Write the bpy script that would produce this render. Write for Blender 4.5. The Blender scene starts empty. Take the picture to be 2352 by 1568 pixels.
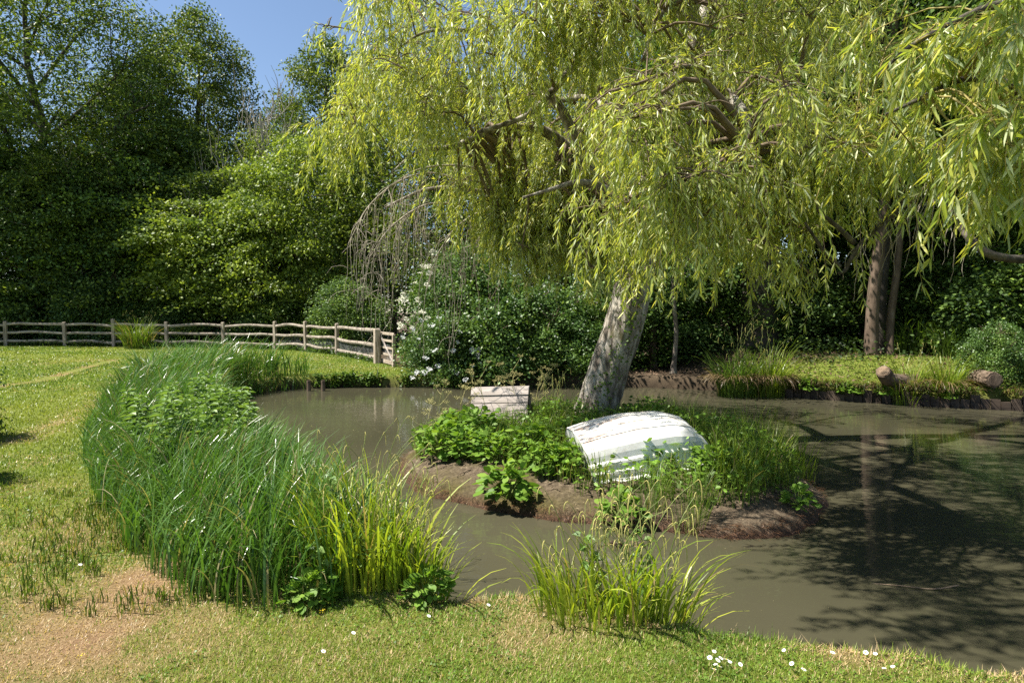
import bpy, math, random
import numpy as np
from mathutils import Vector

C = bpy.context.scene.collection
RNG = np.random.default_rng(7)
PI = math.pi

# ------------------------------------------------------------------ camera
H_CAM = 1.6
PITCH = math.radians(2.82)
FPX = 1400.0           # focal length in pixels of a 2352 px wide picture
CW, SW = math.cos(PITCH), math.sin(PITCH)

def ray(px, py):
    v = -(py - 784.0) / FPX
    return np.array([(px - 1176.0) / FPX, CW + v * SW, -SW + v * CW])

def at(px, py, Y=None, z=None):
    """world point seen at a pixel, at depth Y or at height z"""
    d = ray(px, py)
    t = Y / d[1] if Y is not None else (z - H_CAM) / d[2]
    return np.array([d[0] * t, d[1] * t, H_CAM + d[2] * t])

cam = bpy.data.cameras.new('camera')
cam.sensor_width = 36.0
cam.lens = 36.0 * FPX / 2352.0
cam.clip_start = 0.05
cam.clip_end = 2000
co = bpy.data.objects.new('camera', cam)
C.objects.link(co)
co.location = (0, 0, H_CAM)
co.rotation_euler = (PI / 2 - PITCH, 0, 0)
bpy.context.scene.camera = co

# ------------------------------------------------------------------ noise
def _hash(ix, iy, iz, seed):
    n = (ix * 374761393 + iy * 668265263 + iz * 2147483647 + seed * 1274126177) & 0xffffffff
    n = ((n ^ (n >> 13)) * 1274126177) & 0xffffffff
    n = n ^ (n >> 16)
    return (n & 0xffff) / 65535.0

def vnoise(P, scale=1.0, seed=0):
    P = np.asarray(P, float)
    if P.shape[-1] == 2:
        P = np.concatenate([P, np.zeros(P.shape[:-1] + (1,))], -1)
    p = P * scale
    i = np.floor(p).astype(np.int64)
    f = p - i
    f = f * f * (3 - 2 * f)
    out = 0
    for dx in (0, 1):
        for dy in (0, 1):
            for dz in (0, 1):
                w = (f[..., 0] if dx else 1 - f[..., 0]) * (f[..., 1] if dy else 1 - f[..., 1]) * (f[..., 2] if dz else 1 - f[..., 2])
                out = out + w * _hash(i[..., 0] + dx, i[..., 1] + dy, i[..., 2] + dz, seed)
    return out

def fbm(P, scale=1.0, seed=0, octv=3):
    s, a, t = 0, 1, 0
    for k in range(octv):
        s = s + a * vnoise(P, scale * 2 ** k, seed + k)
        t += a
        a *= .5
    return s / t

def norm(v):
    v = np.asarray(v, float)
    return v / np.maximum(np.linalg.norm(v, axis=-1, keepdims=True), 1e-9)

# ------------------------------------------------------------------ mesh builder
class MB:
    def __init__(self):
        self.v, self.f, self.n, self.col, self.mi = [], [], 0, [], []
        self.has_col = False
    def add(self, v, f, col=None, mi=0):
        v = np.asarray(v, float).reshape(-1, 3)
        f = np.asarray(f, np.int64)
        self.v.append(v)
        self.f.append(f + self.n)
        self.mi.append(np.full(len(f), mi, np.int32))
        if col is not None:
            self.has_col = True
            self.col.append(np.broadcast_to(np.asarray(col, float), (len(v), 3)))
        else:
            self.col.append(np.ones((len(v), 3)))
        self.n += len(v)
    def mesh(self, name, mats, smooth=False, attrs=None):
        me = bpy.data.meshes.new(name)
        V = np.concatenate(self.v)
        sizes = np.concatenate([np.full(len(f), f.shape[1], np.int32) for f in self.f])
        loops = np.concatenate([f.ravel() for f in self.f]).astype(np.int32)
        me.vertices.add(len(V))
        me.vertices.foreach_set('co', V.astype(np.float32).ravel())
        me.loops.add(len(loops))
        me.loops.foreach_set('vertex_index', loops)
        me.polygons.add(len(sizes))
        st = np.concatenate([[0], np.cumsum(sizes)[:-1]]).astype(np.int32)
        me.polygons.foreach_set('loop_start', st)
        me.polygons.foreach_set('material_index', np.concatenate(self.mi))
        me.polygons.foreach_set('use_smooth', np.full(len(sizes), bool(smooth)))
        if not isinstance(mats, (list, tuple)):
            mats = [mats]
        for m in mats:
            me.materials.append(m)
        if self.has_col:
            a = me.attributes.new('Col', 'FLOAT_COLOR', 'POINT')
            c = np.concatenate(self.col)
            c = np.concatenate([c, np.ones((len(c), 1))], 1)
            a.data.foreach_set('color', c.astype(np.float32).ravel())
        me.update(calc_edges=True)
        me.validate()
        return me
    def build(self, name, mats, parent=None, smooth=False):
        o = bpy.data.objects.new(name, self.mesh(name, mats, smooth))
        C.objects.link(o)
        if parent is not None:
            o.parent = parent
        return o

def tag(o, label=None, cat=None, group=None, kind=None):
    if label: o['label'] = label
    if cat: o['category'] = cat
    if group: o['group'] = group
    if kind: o['kind'] = kind
    return o

def empty(name, loc, label, cat, group=None, rz=0.0):
    o = bpy.data.objects.new(name, None)
    o.empty_display_size = .1
    C.objects.link(o)
    o.location = loc
    o.rotation_euler = (0, 0, rz)
    return tag(o, label, cat, group)

def children(o):
    return [c for c in C.objects if c.parent == o]

def dup(root, loc, rz=0.0, scale=1.0, label=None, group=None):
    r = root.copy()
    C.objects.link(r)
    r.location = loc
    r.rotation_euler = (0, 0, rz)
    r.scale = (scale,) * 3 if np.isscalar(scale) else scale
    if label: r['label'] = label
    if group: r['group'] = group
    for ch in children(root):
        c = ch.copy()
        C.objects.link(c)
        c.parent = r
        for g in children(ch):
            d = g.copy()
            C.objects.link(d)
            d.parent = c
    return r

# ------------------------------------------------------------------ shapes
def tube(mb, pts, rad, sides=8, cap=True, mi=0, bump=None, col=None):
    pts = np.asarray(pts, float)
    rad = np.broadcast_to(np.asarray(rad, float), (len(pts),))
    m = len(pts)
    T = norm(np.gradient(pts, axis=0))
    ref = np.array([0, 0, 1.0]) if abs(T[0, 2]) < .8 else np.array([1.0, 0, 0])
    u = norm(np.cross(T[0], ref))
    U = [u]
    for k in range(1, m):
        u = u - T[k] * np.dot(u, T[k])
        u = norm(u)
        U.append(u)
    U = np.array(U)
    W = np.cross(T, U)
    a = np.arange(sides) * 2 * PI / sides
    R = rad[:, None] * np.ones(sides)
    if bump is not None:
        R = R * bump(m, sides)
    V = pts[:, None, :] + R[..., None] * (np.cos(a)[None, :, None] * U[:, None, :] + np.sin(a)[None, :, None] * W[:, None, :])
    i = np.arange(m - 1)[:, None] * sides
    j = np.arange(sides)[None, :]
    jn = (j + 1) % sides
    F = np.stack([i + j, i + jn, i + sides + jn, i + sides + j], -1).reshape(-1, 4)
    mb.add(V.reshape(-1, 3), F, mi=mi, col=col)
    if cap:
        mb.add(V[-1], np.arange(sides)[None, :], mi=mi, col=col)
        mb.add(V[0], np.arange(sides)[::-1][None, :], mi=mi, col=col)

def tubes(mb, P, r0, r1, sides=3, mi=0, col=None):
    """batch of thin tubes, P (n, m, 3)"""
    n, m, _ = P.shape
    T = norm(np.gradient(P, axis=1))
    ref = norm(RNG.normal(size=(n, 1, 3)))
    U = norm(np.cross(T, ref))
    W = np.cross(T, U)
    t = np.linspace(0, 1, m)
    r0 = np.broadcast_to(np.asarray(r0, float), (n,))
    r1 = np.broadcast_to(np.asarray(r1, float), (n,))
    R = r0[:, None] * (1 - t) + r1[:, None] * t
    a = np.arange(sides) * 2 * PI / sides
    V = P[:, :, None, :] + R[:, :, None, None] * (np.cos(a)[None, None, :, None] * U[:, :, None, :] + np.sin(a)[None, None, :, None] * W[:, :, None, :])
    b = np.arange(n)[:, None, None] * (m * sides)
    i = np.arange(m - 1)[None, :, None] * sides
    j = np.arange(sides)[None, None, :]
    jn = (j + 1) % sides
    F = np.stack([b + i + j, b + i + jn, b + i + sides + jn, b + i + sides + j], -1).reshape(-1, 4)
    if col is not None:
        col = np.repeat(col, m * sides, 0)
    mb.add(V.reshape(-1, 3), F, mi=mi, col=col)

def leaves4(mb, P, D, S, L, W, mi=0, col=None, wide=.45):
    """diamond leaves: base P, direction D, side S"""
    L = np.broadcast_to(np.asarray(L, float), (len(P),))[:, None]
    W = np.broadcast_to(np.asarray(W, float), (len(P),))[:, None]
    V = np.stack([P, P + D * L * wide + S * W * .5, P + D * L, P + D * L * wide - S * W * .5], 1)
    F = np.arange(len(P) * 4).reshape(-1, 4)
    if col is not None:
        col = np.repeat(col, 4, 0)
    mb.add(V.reshape(-1, 3), F, mi=mi, col=col)

def leaves6(mb, P, D, S, L, W, droop=.15, mi=0, col=None, s1=.28, s2=.66, w2=.85, fold=0.0):
    """six-sided leaves with a curved blade"""
    L = np.broadcast_to(np.asarray(L, float), (len(P),))[:, None]
    W = np.broadcast_to(np.asarray(W, float), (len(P),))[:, None] * .5
    g = np.array([0, 0, -1.0])
    def c(s):
        return P + D * L * s + g * L * droop * s * s
    N = norm(np.cross(D, S)) * W * fold
    V = np.stack([c(0), c(s1) + S * W + N, c(s2) + S * W * w2 + N, c(1), c(s2) - S * W * w2 + N, c(s1) - S * W + N], 1)
    b = np.arange(len(P))[:, None] * 6
    F = np.concatenate([b + np.array([[0, 1, 2, 3]]), b + np.array([[0, 3, 4, 5]])])
    if col is not None:
        col = np.repeat(col, 6, 0)
    mb.add(V.reshape(-1, 3), F, mi=mi, col=col)

def ribbons(mb, root, az, H, th0, th1, w, segs=6, p=1.6, col=None, mi=0, twist=0.5, tip=.1):
    """grass-like blades: bend from th0 to th1 off the vertical towards az"""
    n = len(root)
    H, th0, th1, w = [np.broadcast_to(np.asarray(q, float), (n,)) for q in (H, th0, th1, w)]
    t = np.linspace(0, 1, segs + 1)
    th = th0[:, None] + (th1 - th0)[:, None] * t[None, :] ** p
    thm = .5 * (th[:, 1:] + th[:, :-1])
    ds = H[:, None] / segs
    hx = np.concatenate([np.zeros((n, 1)), np.cumsum(np.sin(thm) * ds, 1)], 1)
    hz = np.concatenate([np.zeros((n, 1)), np.cumsum(np.cos(thm) * ds, 1)], 1)
    d = np.stack([np.cos(az), np.sin(az), np.zeros(n)], -1)
    P = root[:, None, :] + d[:, None, :] * hx[..., None]
    P[..., 2] += hz
    a2 = az + PI / 2 + RNG.normal(size=n) * twist
    s = np.stack([np.cos(a2), np.sin(a2), RNG.normal(size=n) * .2], -1)
    wt = (np.minimum(1, .55 + 1.5 * t)) * (1 - t ** 2.5 * (1 - tip))
    wd = w[:, None] * wt[None, :]
    V = np.stack([P + s[:, None, :] * wd[..., None] * .5, P - s[:, None, :] * wd[..., None] * .5], 2)
    k = segs + 1
    b = np.arange(n)[:, None] * (2 * k)
    i = np.arange(segs)[None, :] * 2
    F = np.stack([b + i, b + i + 1, b + i + 3, b + i + 2], -1).reshape(-1, 4)
    if col is not None:
        col = np.repeat(col, 2 * k, 0)
    mb.add(V.reshape(-1, 3), F, mi=mi, col=col)
    return P

def box(mb, c, size, rot=None, col=None, mi=0, bev=0.0):
    x, y, z = [s * .5 for s in size]
    if bev > 0:
        b = bev
        V, F = [], []
        # chamfered box: three rings per axis folded from 24 points
        for sx in (-1, 1):
            for sy in (-1, 1):
                for sz in (-1, 1):
                    V += [(sx * x, sy * (y - b), sz * (z - b)), (sx * (x - b), sy * y, sz * (z - b)), (sx * (x - b), sy * (y - b), sz * z)]
        V = np.array(V)
        def idx(sx, sy, sz, k):
            return (((sx > 0) * 4 + (sy > 0) * 2 + (sz > 0)) * 3) + k
        q = []
        for s in (-1, 1):
            q.append([idx(s, -1, -1, 0), idx(s, 1, -1, 0), idx(s, 1, 1, 0), idx(s, -1, 1, 0)])
            q.append([idx(-1, s, -1, 1), idx(1, s, -1, 1), idx(1, s, 1, 1), idx(-1, s, 1, 1)])
            q.append([idx(-1, -1, s, 2), idx(1, -1, s, 2), idx(1, 1, s, 2), idx(-1, 1, s, 2)])
        for a in (-1, 1):
            for c2 in (-1, 1):
                q.append([idx(a, c2, -1, 0), idx(a, c2, 1, 0), idx(a, c2, 1, 1), idx(a, c2, -1, 1)])
                q.append([idx(a, -1, c2, 0), idx(a, 1, c2, 0), idx(a, 1, c2, 2), idx(a, -1, c2, 2)])
                q.append([idx(-1, a, c2, 1), idx(1, a, c2, 1), idx(1, a, c2, 2), idx(-1, a, c2, 2)])
        tr = []
        for sx in (-1, 1):
            for sy in (-1, 1):
                for sz in (-1, 1):
                    tr.append([idx(sx, sy, sz, k) for k in range(3)])
        R = np.eye(3) if rot is None else np.asarray(rot)
        V = V @ R.T + np.asarray(c)
        mb.add(V, q, col=col, mi=mi)
        mb.add(V, tr, col=col, mi=mi)
        return
    V = np.array([[sx * x, sy * y, sz * z] for sx in (-1, 1) for sy in (-1, 1) for sz in (-1, 1)])
    R = np.eye(3) if rot is None else np.asarray(rot)
    V = V @ R.T + np.asarray(c)
    mb.add(V, [[0, 1, 3, 2], [4, 6, 7, 5], [0, 4, 5, 1], [2, 3, 7, 6], [0, 2, 6, 4], [1, 5, 7, 3]], col=col, mi=mi)

def rotz(a):
    c, s = math.cos(a), math.sin(a)
    return np.array([[c, -s, 0], [s, c, 0], [0, 0, 1.0]])

def rotx(a):
    c, s = math.cos(a), math.sin(a)
    return np.array([[1.0, 0, 0], [0, c, -s], [0, s, c]])

def roty(a):
    c, s = math.cos(a), math.sin(a)
    return np.array([[c, 0, s], [0, 1.0, 0], [-s, 0, c]])

def basis(d):
    d = norm(d)
    u = norm(np.cross(d, [0, 0, 1.0]) if abs(d[2]) < .95 else np.cross(d, [1.0, 0, 0]))
    return d, u, np.cross(u, d)

def spline(pts, n=40):
    """Catmull-Rom through control points"""
    p = np.asarray(pts, float)
    p = np.concatenate([[2 * p[0] - p[1]], p, [2 * p[-1] - p[-2]]])
    out = []
    m = len(p) - 3
    for t in np.linspace(0, m - 1e-6, n):
        k = int(t)
        u = t - k
        a, b, c, d = p[k:k + 4]
        out.append(.5 * (2 * b + (c - a) * u + (2 * a - 5 * b + 4 * c - d) * u * u + (3 * b - a - 3 * c + d) * u ** 3))
    return np.array(out)

# ------------------------------------------------------------------ materials
def new_mat(name):
    m = bpy.data.materials.new(name)
    m.use_nodes = True
    nt = m.node_tree
    nt.nodes.clear()
    out = nt.nodes.new('ShaderNodeOutputMaterial')
    return m, nt, out

def N(nt, t, **kw):
    n = nt.nodes.new(t)
    for k, v in kw.items():
        if k.startswith('i_'):
            n.inputs[k[2:].replace('_', ' ')].default_value = v
        else:
            setattr(n, k, v)
    return n

def mixrgb(nt, fac, a, b, blend='MIX'):
    n = nt.nodes.new('ShaderNodeMix')
    n.data_type = 'RGBA'
    n.blend_type = blend
    for sock, val in ((n.inputs['Factor'], fac), (n.inputs['A'], a), (n.inputs['B'], b)):
        pass
    ins = [s for s in n.inputs if s.enabled]
    f_, a_, b_ = ins[0], ins[1], ins[2]
    for s, val in ((f_, fac), (a_, a), (b_, b)):
        if hasattr(val, 'is_linked'):
            nt.links.new(val, s)
        elif isinstance(val, (int, float)):
            s.default_value = val
        else:
            s.default_value = tuple(val) + (1,) if len(val) == 3 else val
    return [s for s in n.outputs if s.enabled][0]

def ramp(nt, val, stops):
    r = nt.nodes.new('ShaderNodeValToRGB')
    el = r.color_ramp.elements
    while len(el) < len(stops):
        el.new(.5)
    for e, (p, c) in zip(el, stops):
        e.position = p
        e.color = tuple(c) + (1,) if len(c) == 3 else c
    nt.links.new(val, r.inputs[0])
    return r.outputs[0]

def noise(nt, scale, detail=4, rough=.6, vec=None, stretch=None, coord='Object'):
    n = N(nt, 'ShaderNodeTexNoise')
    n.inputs['Scale'].default_value = scale
    n.inputs['Detail'].default_value = detail
    n.inputs['Roughness'].default_value = rough
    if vec is None:
        tc = N(nt, 'ShaderNodeTexCoord')
        vec = tc.outputs[coord]
    if stretch:
        mp = N(nt, 'ShaderNodeMapping')
        mp.inputs['Scale'].default_value = stretch
        nt.links.new(vec, mp.inputs[0])
        vec = mp.outputs[0]
    nt.links.new(vec, n.inputs['Vector'])
    return n.outputs['Fac']

def leaf_mat(name, stops, trans=.4, tcol=(1.25, 1.25, .55), rough=.42, spec=.45, use_col=False, back=None, patch=None, patch_scale=.5):
    m, nt, out = new_mat(name)
    if use_col:
        a = N(nt, 'ShaderNodeAttribute', attribute_name='Col')
        col = a.outputs['Color']
    else:
        g = N(nt, 'ShaderNodeNewGeometry')
        col = ramp(nt, g.outputs['Random Per Island'], stops)
    if patch:
        nz = noise(nt, patch_scale, 2, .5)
        f = ramp(nt, nz, [(.42, (0, 0, 0)), (.62, (1, 1, 1))])
        col = mixrgb(nt, f, col, mixrgb(nt, 1.0, col, patch, 'MULTIPLY'))
    if back:
        g2 = N(nt, 'ShaderNodeNewGeometry')
        dcol = mixrgb(nt, g2.outputs['Backfacing'], col, mixrgb(nt, .6, col, back))
    else:
        dcol = col
    p = N(nt, 'ShaderNodeBsdfPrincipled')
    nt.links.new(dcol, p.inputs['Base Color'])
    p.inputs['Roughness'].default_value = rough
    p.inputs['Specular IOR Level'].default_value = spec
    tr = N(nt, 'ShaderNodeBsdfTranslucent')
    nt.links.new(mixrgb(nt, 1.0, col, tcol, 'MULTIPLY'), tr.inputs['Color'])
    mx = N(nt, 'ShaderNodeMixShader')
    mx.inputs[0].default_value = trans
    nt.links.new(p.outputs[0], mx.inputs[1])
    nt.links.new(tr.outputs[0], mx.inputs[2])
    nt.links.new(mx.outputs[0], out.inputs[0])
    return m

def surf_mat(name, stops, scale=3, detail=6, rough=.85, bump=.4, bscale=None, stretch=None, bdist=.02, spec=.3, extra=None):
    m, nt, out = new_mat(name)
    nz = noise(nt, scale, detail, .65, stretch=stretch)
    col = ramp(nt, nz, stops)
    if extra:
        col = extra(nt, col)
    p = N(nt, 'ShaderNodeBsdfPrincipled')
    nt.links.new(col, p.inputs['Base Color'])
    p.inputs['Roughness'].default_value = rough
    p.inputs['Specular IOR Level'].default_value = spec
    b = N(nt, 'ShaderNodeBump')
    b.inputs['Strength'].default_value = bump
    b.inputs['Distance'].default_value = bdist
    bz = noise(nt, bscale or scale * 3, 6, .7, stretch=stretch)
    nt.links.new(bz, b.inputs['Height'])
    nt.links.new(b.outputs[0], p.inputs['Normal'])
    nt.links.new(p.outputs[0], out.inputs[0])
    return m

def moss(nt, col, c=(.09, .1, .02), lo=.5, hi=.65, sc=2.2):
    nz = noise(nt, sc, 4, .6)
    f = ramp(nt, nz, [(lo, (0, 0, 0)), (hi, (1, 1, 1))])
    return mixrgb(nt, f, col, c)

M = {}
M['willow_leaf'] = leaf_mat('willow leaf', [(0, (.23, .3, .05)), (.4, (.35, .42, .075)), (.75, (.47, .51, .1)), (1, (.6, .57, .12))] or [(0, (0.220, 0.288, 0.037)), (.4, (0.321, 0.396, 0.051)), (.75, (0.439, 0.490, 0.064)), (1, (0.574, 0.557, 0.085))], trans=.48, tcol=(1.3, 1.25, .55), rough=.4, spec=.5, back=(.45, .5, .36))
M['overhang_leaf'] = leaf_mat('overhang leaf', [(0, (.2, .28, .045)), (.5, (.33, .41, .07)), (1, (.55, .53, .1))] or [(0, (0.176, 0.246, 0.039)), (.5, (0.281, 0.351, 0.053)), (1, (0.474, 0.491, 0.070))], trans=.48, tcol=(1.3, 1.25, .55), rough=.38, spec=.5, back=(.42, .48, .34))
M['ash_leaf'] = leaf_mat('ash leaf', [(0, (0.037, 0.066, 0.017)), (.6, (0.079, 0.134, 0.032)), (1, (0.244, 0.340, 0.085))], trans=.32, rough=.5, spec=.25, patch=(1.3, 1.15, .8), patch_scale=.3)
M['oak_leaf'] = leaf_mat('oak leaf', [(0, (0.034, 0.062, 0.014)), (.6, (0.080, 0.130, 0.026)), (1, (0.202, 0.269, 0.058))], trans=.32, rough=.5, spec=.25, patch=(1.4, 1.2, .8), patch_scale=.35)
M['alder_leaf'] = leaf_mat('alder leaf', [(0, (0.065, 0.110, 0.020)), (.5, (0.129, 0.192, 0.035)), (1, (0.291, 0.376, 0.086))], trans=.35, rough=.48, spec=.3, patch=(1.25, 1.15, .8), patch_scale=.5)
M['dark_leaf'] = leaf_mat('dark leaf', [(0, (0.034, 0.068, 0.021)), (.6, (0.078, 0.141, 0.038)), (1, (0.218, 0.328, 0.082))], trans=.28, rough=.5, spec=.25, patch=(1.4, 1.3, .9), patch_scale=.4)
M['bush_leaf'] = leaf_mat('bush leaf', [(0, (0.048, 0.104, 0.028)), (.6, (0.084, 0.154, 0.040)), (1, (0.140, 0.224, 0.055))], trans=.28, rough=.4, spec=.35, patch=(1.3, 1.2, .9), patch_scale=.6)
M['weed_leaf'] = leaf_mat('weed leaf', [(0, (0.066, 0.132, 0.020)), (.5, (0.110, 0.198, 0.028)), (1, (0.187, 0.275, 0.039))], trans=.4, rough=.52, spec=.25)
M['dock_leaf'] = leaf_mat('dock leaf', [(0, (0.092, 0.184, 0.023)), (.5, (0.149, 0.265, 0.034)), (1, (0.230, 0.345, 0.052))], trans=.4, rough=.52, spec=.25)
M['nettle_leaf'] = leaf_mat('nettle leaf', [(0, (0.084, 0.156, 0.036)), (.5, (0.132, 0.228, 0.048)), (1, (0.204, 0.300, 0.072))], trans=.35, rough=.5)
M['blade'] = leaf_mat('grass blade', None, trans=.35, use_col=True, rough=.4, spec=.25)
M['reed'] = leaf_mat('reed blade', None, trans=.3, use_col=True, rough=.3, spec=.5, tcol=(1.2, 1.3, .5))
M['sedge'] = leaf_mat('sedge blade', None, trans=.42, use_col=True, rough=.38, spec=.4, tcol=(1.1, 1.2, .45))
M['petal_cream'] = surf_mat('cream petals', [(.3, (.62, .6, .45)), (.7, (.75, .74, .62))], 20, bump=0, rough=.7)
M['petal_white'] = surf_mat('white petals', [(.3, (.74, .74, .72)), (.7, (.82, .82, .8))], 20, bump=0, rough=.7)
M['petal_yellow'] = surf_mat('yellow petals', [(.3, (.75, .55, .02)), (.7, (.85, .65, .03))], 20, bump=0, rough=.6)
M['seed'] = surf_mat('seed heads', [(.3, (.3, .27, .1)), (.7, (.42, .38, .16))], 30, bump=0, rough=.8)
M['stem'] = surf_mat('green stem', [(.3, (.1, .15, .03)), (.7, (.18, .22, .05))], 9, bump=0, rough=.6)
M['stem_yellow'] = surf_mat('yellow twig', [(.3, (.2, .16, .045)), (.7, (.3, .24, .06))], 9, bump=0, rough=.6)
M['twig_grey'] = surf_mat('pale dead twig', [(.3, (.24, .2, .15)), (.7, (.4, .35, .28))], 8, bump=.2, rough=.9)
M['twig_brown'] = surf_mat('brown twig', [(.3, (.1, .07, .045)), (.7, (.2, .15, .1))], 8, bump=.2, rough=.9)
M['catkin'] = surf_mat('sedge spike', [(.3, (.34, .3, .08)), (.7, (.5, .45, .16))], 30, bump=.3, rough=.8)
M['willow_bark'] = surf_mat('willow bark', [(.3, (.03, .023, .017)), (.44, (.17, .14, .11)), (.58, (.4, .36, .3)), (.75, (.56, .52, .45))], 11, 8, .95, 1.0, 18, (1, 1, .22), .04, extra=lambda nt, c: moss(nt, c, (.1, .095, .03), .56, .72, 2.5))
M['bark_grey'] = surf_mat('grey bark', [(.3, (.06, .05, .04)), (.5, (.16, .13, .105)), (.75, (.3, .265, .22))], 9, 6, .95, .7, 20, (1, 1, .35), .02, extra=lambda nt, c: moss(nt, c, (.26, .27, .2), .55, .68, 5))
M['bark_limb'] = surf_mat('lichened limb bark', [(.3, (.03, .025, .02)), (.5, (.09, .075, .06)), (.75, (.18, .16, .13))], 12, 6, .95, .8, 24, (1, 1, 1), .02, extra=lambda nt, c: moss(nt, c, (.22, .2, .1), .6, .7, 9))
M['bark_dark'] = surf_mat('dark bark', [(.3, (.03, .025, .02)), (.6, (.09, .075, .06)), (.8, (.17, .15, .125))], 6, 6, .95, .6, 14, (1, 1, .3), .03)
M['bark_brown'] = surf_mat('brown bark', [(.3, (.055, .038, .026)), (.55, (.14, .1, .07)), (.8, (.24, .19, .14))], 7, 6, .95, .7, 16, (1, 1, .3), .02)
M['bark_pale'] = surf_mat('pale dead bark', [(.3, (.22, .19, .15)), (.7, (.42, .38, .32))], 6, 6, .95, .4, 14, (1, 1, .3), .02)
M['fence_wood'] = surf_mat('weathered rail wood', [(.3, (.12, .095, .075)), (.5, (.3, .25, .2)), (.72, (.46, .4, .34))], 9, 8, .9, .5, 25, (.25, 1, 1), .012)
M['post_wood'] = surf_mat('weathered post wood', [(.3, (.13, .1, .075)), (.5, (.3, .245, .19)), (.72, (.44, .38, .3))], 9, 8, .9, .5, 25, (1, 1, .2), .012)
M['gate_wood'] = surf_mat('gate wood', [(.3, (.2, .15, .11)), (.5, (.37, .3, .23)), (.72, (.5, .43, .35))], 9, 8, .9, .4, 25, (.6, 1, .6), .01)
M['board_wood'] = surf_mat('silver grey boards', [(.3, (.1, .085, .07)), (.43, (.26, .225, .195)), (.58, (.38, .33, .295)), (.75, (.5, .45, .41))], 11, 8, .85, .5, 30, (.14, 1, 1), .008)
M['wood_edging'] = surf_mat('wet timber', [(.3, (.02, .014, .01)), (.6, (.07, .05, .035)), (.8, (.13, .1, .075))], 7, 6, .7, .6, 16, (.2, 1, 1), .02)
M['cut_wood'] = surf_mat('cut log end', [(.3, (.1, .065, .04)), (.55, (.2, .14, .09)), (.75, (.3, .21, .14))], 14, 6, .9, .4, 30)
M['wire'] = surf_mat('galvanised wire', [(.3, (.2, .21, .2)), (.7, (.3, .31, .3))], 10, bump=0, rough=.5)
M['dead_leaf'] = surf_mat('dead leaves', [(.3, (.09, .05, .03)), (.7, (.2, .13, .08))], 20, bump=0, rough=.8)

# ------------------------------------------------------------------ light
SUN_EL = math.radians(60)
sun_h = norm(np.array([-1.0, -0.04]))
to_sun = Vector((sun_h[0] * math.cos(SUN_EL), sun_h[1] * math.cos(SUN_EL), math.sin(SUN_EL)))
sl = bpy.data.lights.new('sun', 'SUN')
sl.energy = 5.0
sl.angle = math.radians(.53)
sl.color = (1.0, .95, .86)
so = bpy.data.objects.new('sun', sl)
so.rotation_euler = to_sun.to_track_quat('Z', 'Y').to_euler()
so.location = (-8, -3, 20)
C.objects.link(so)
w = bpy.data.worlds.new('World')
bpy.context.scene.world = w
w.use_nodes = True
wn = w.node_tree
sky = wn.nodes.new('ShaderNodeTexSky')
sky.sky_type = 'NISHITA'
sky.sun_disc = False
sky.sun_elevation = SUN_EL
sky.sun_rotation = math.atan2(sun_h[0], sun_h[1])
sky.altitude = 50
sky.air_density = 1.0
sky.dust_density = .4
sky.ozone_density = 1.6
bg = wn.nodes['Background']
wn.links.new(sky.outputs[0], bg.inputs[0])
bg.inputs[1].default_value = .068
sc = bpy.context.scene
sc.view_settings.view_transform = 'Standard'
sc.view_settings.look = 'None'
sc.view_settings.exposure = 1.3
sc.view_settings.gamma = 1
sc.render.engine = 'CYCLES'
sc.cycles.max_bounces = 8
sc.cycles.diffuse_bounces = 3
sc.cycles.glossy_bounces = 2
sc.cycles.transmission_bounces = 5
sc.cycles.use_denoising = False
sc.cycles.denoiser = 'OPENIMAGEDENOISE'
sc.cycles.denoising_prefilter = 'ACCURATE'
sc.cycles.use_adaptive_sampling = False
sc.cycles.caustics_reflective = False
sc.cycles.caustics_refractive = False
sc.cycles.sample_clamp_indirect = 6
# ------------------------------------------------------------------ ground, pond, island
WATER_Z = -.30
POND = np.array([(-.4, 3.42), (.1, 3.38), (.5, 3.2), (.94, 3.05), (1.35, 2.9), (1.72, 2.84), (2.0, 2.72), (2.28, 2.6), (3.5, 2.2), (6, 1.5), (9, 2), (12.5, 5), (13, 9),
                 (11.3, 11.2), (9.9, 11.7), (8.2, 12.35), (6.5, 13.4), (4.9, 14.6), (3, 15.3), (.5, 15.6), (-2.6, 15.3), (-4.2, 15.25), (-5.2, 15.0),
                 (-6, 14.3), (-6.25, 13.2), (-5.75, 11.8), (-4.5, 9.5), (-3.2, 7.6), (-2.3, 6), (-1.5, 5), (-.9, 4.1), (-.62, 3.65)])
ISLE = np.array([(-1.3, 7.0), (-1.1, 6.5), (-.78, 6.1), (-.4, 5.8), (.1, 5.55), (.6, 5.35), (1.22, 5.2), (1.6, 5.05), (1.95, 4.98), (2.3, 5.05), (2.6, 5.25), (2.92, 5.6), (3.2, 6.3),
                 (3.2, 7.4), (2.9, 8.5), (2.2, 9.5), (1.0, 9.9), (-.4, 9.7), (-1.1, 8.9), (-1.4, 7.8)])
def closed(p, n=75):
    q = np.concatenate([p[-2:], p, p[:2]])
    s = spline(q, n * 2)
    m = len(q)
    a, b = int(2 / (m - 1) * 2 * n), int((m - 2) / (m - 1) * 2 * n)
    return s[a:b]
POND_S, ISLE_S = closed(POND), closed(ISLE)

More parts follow.
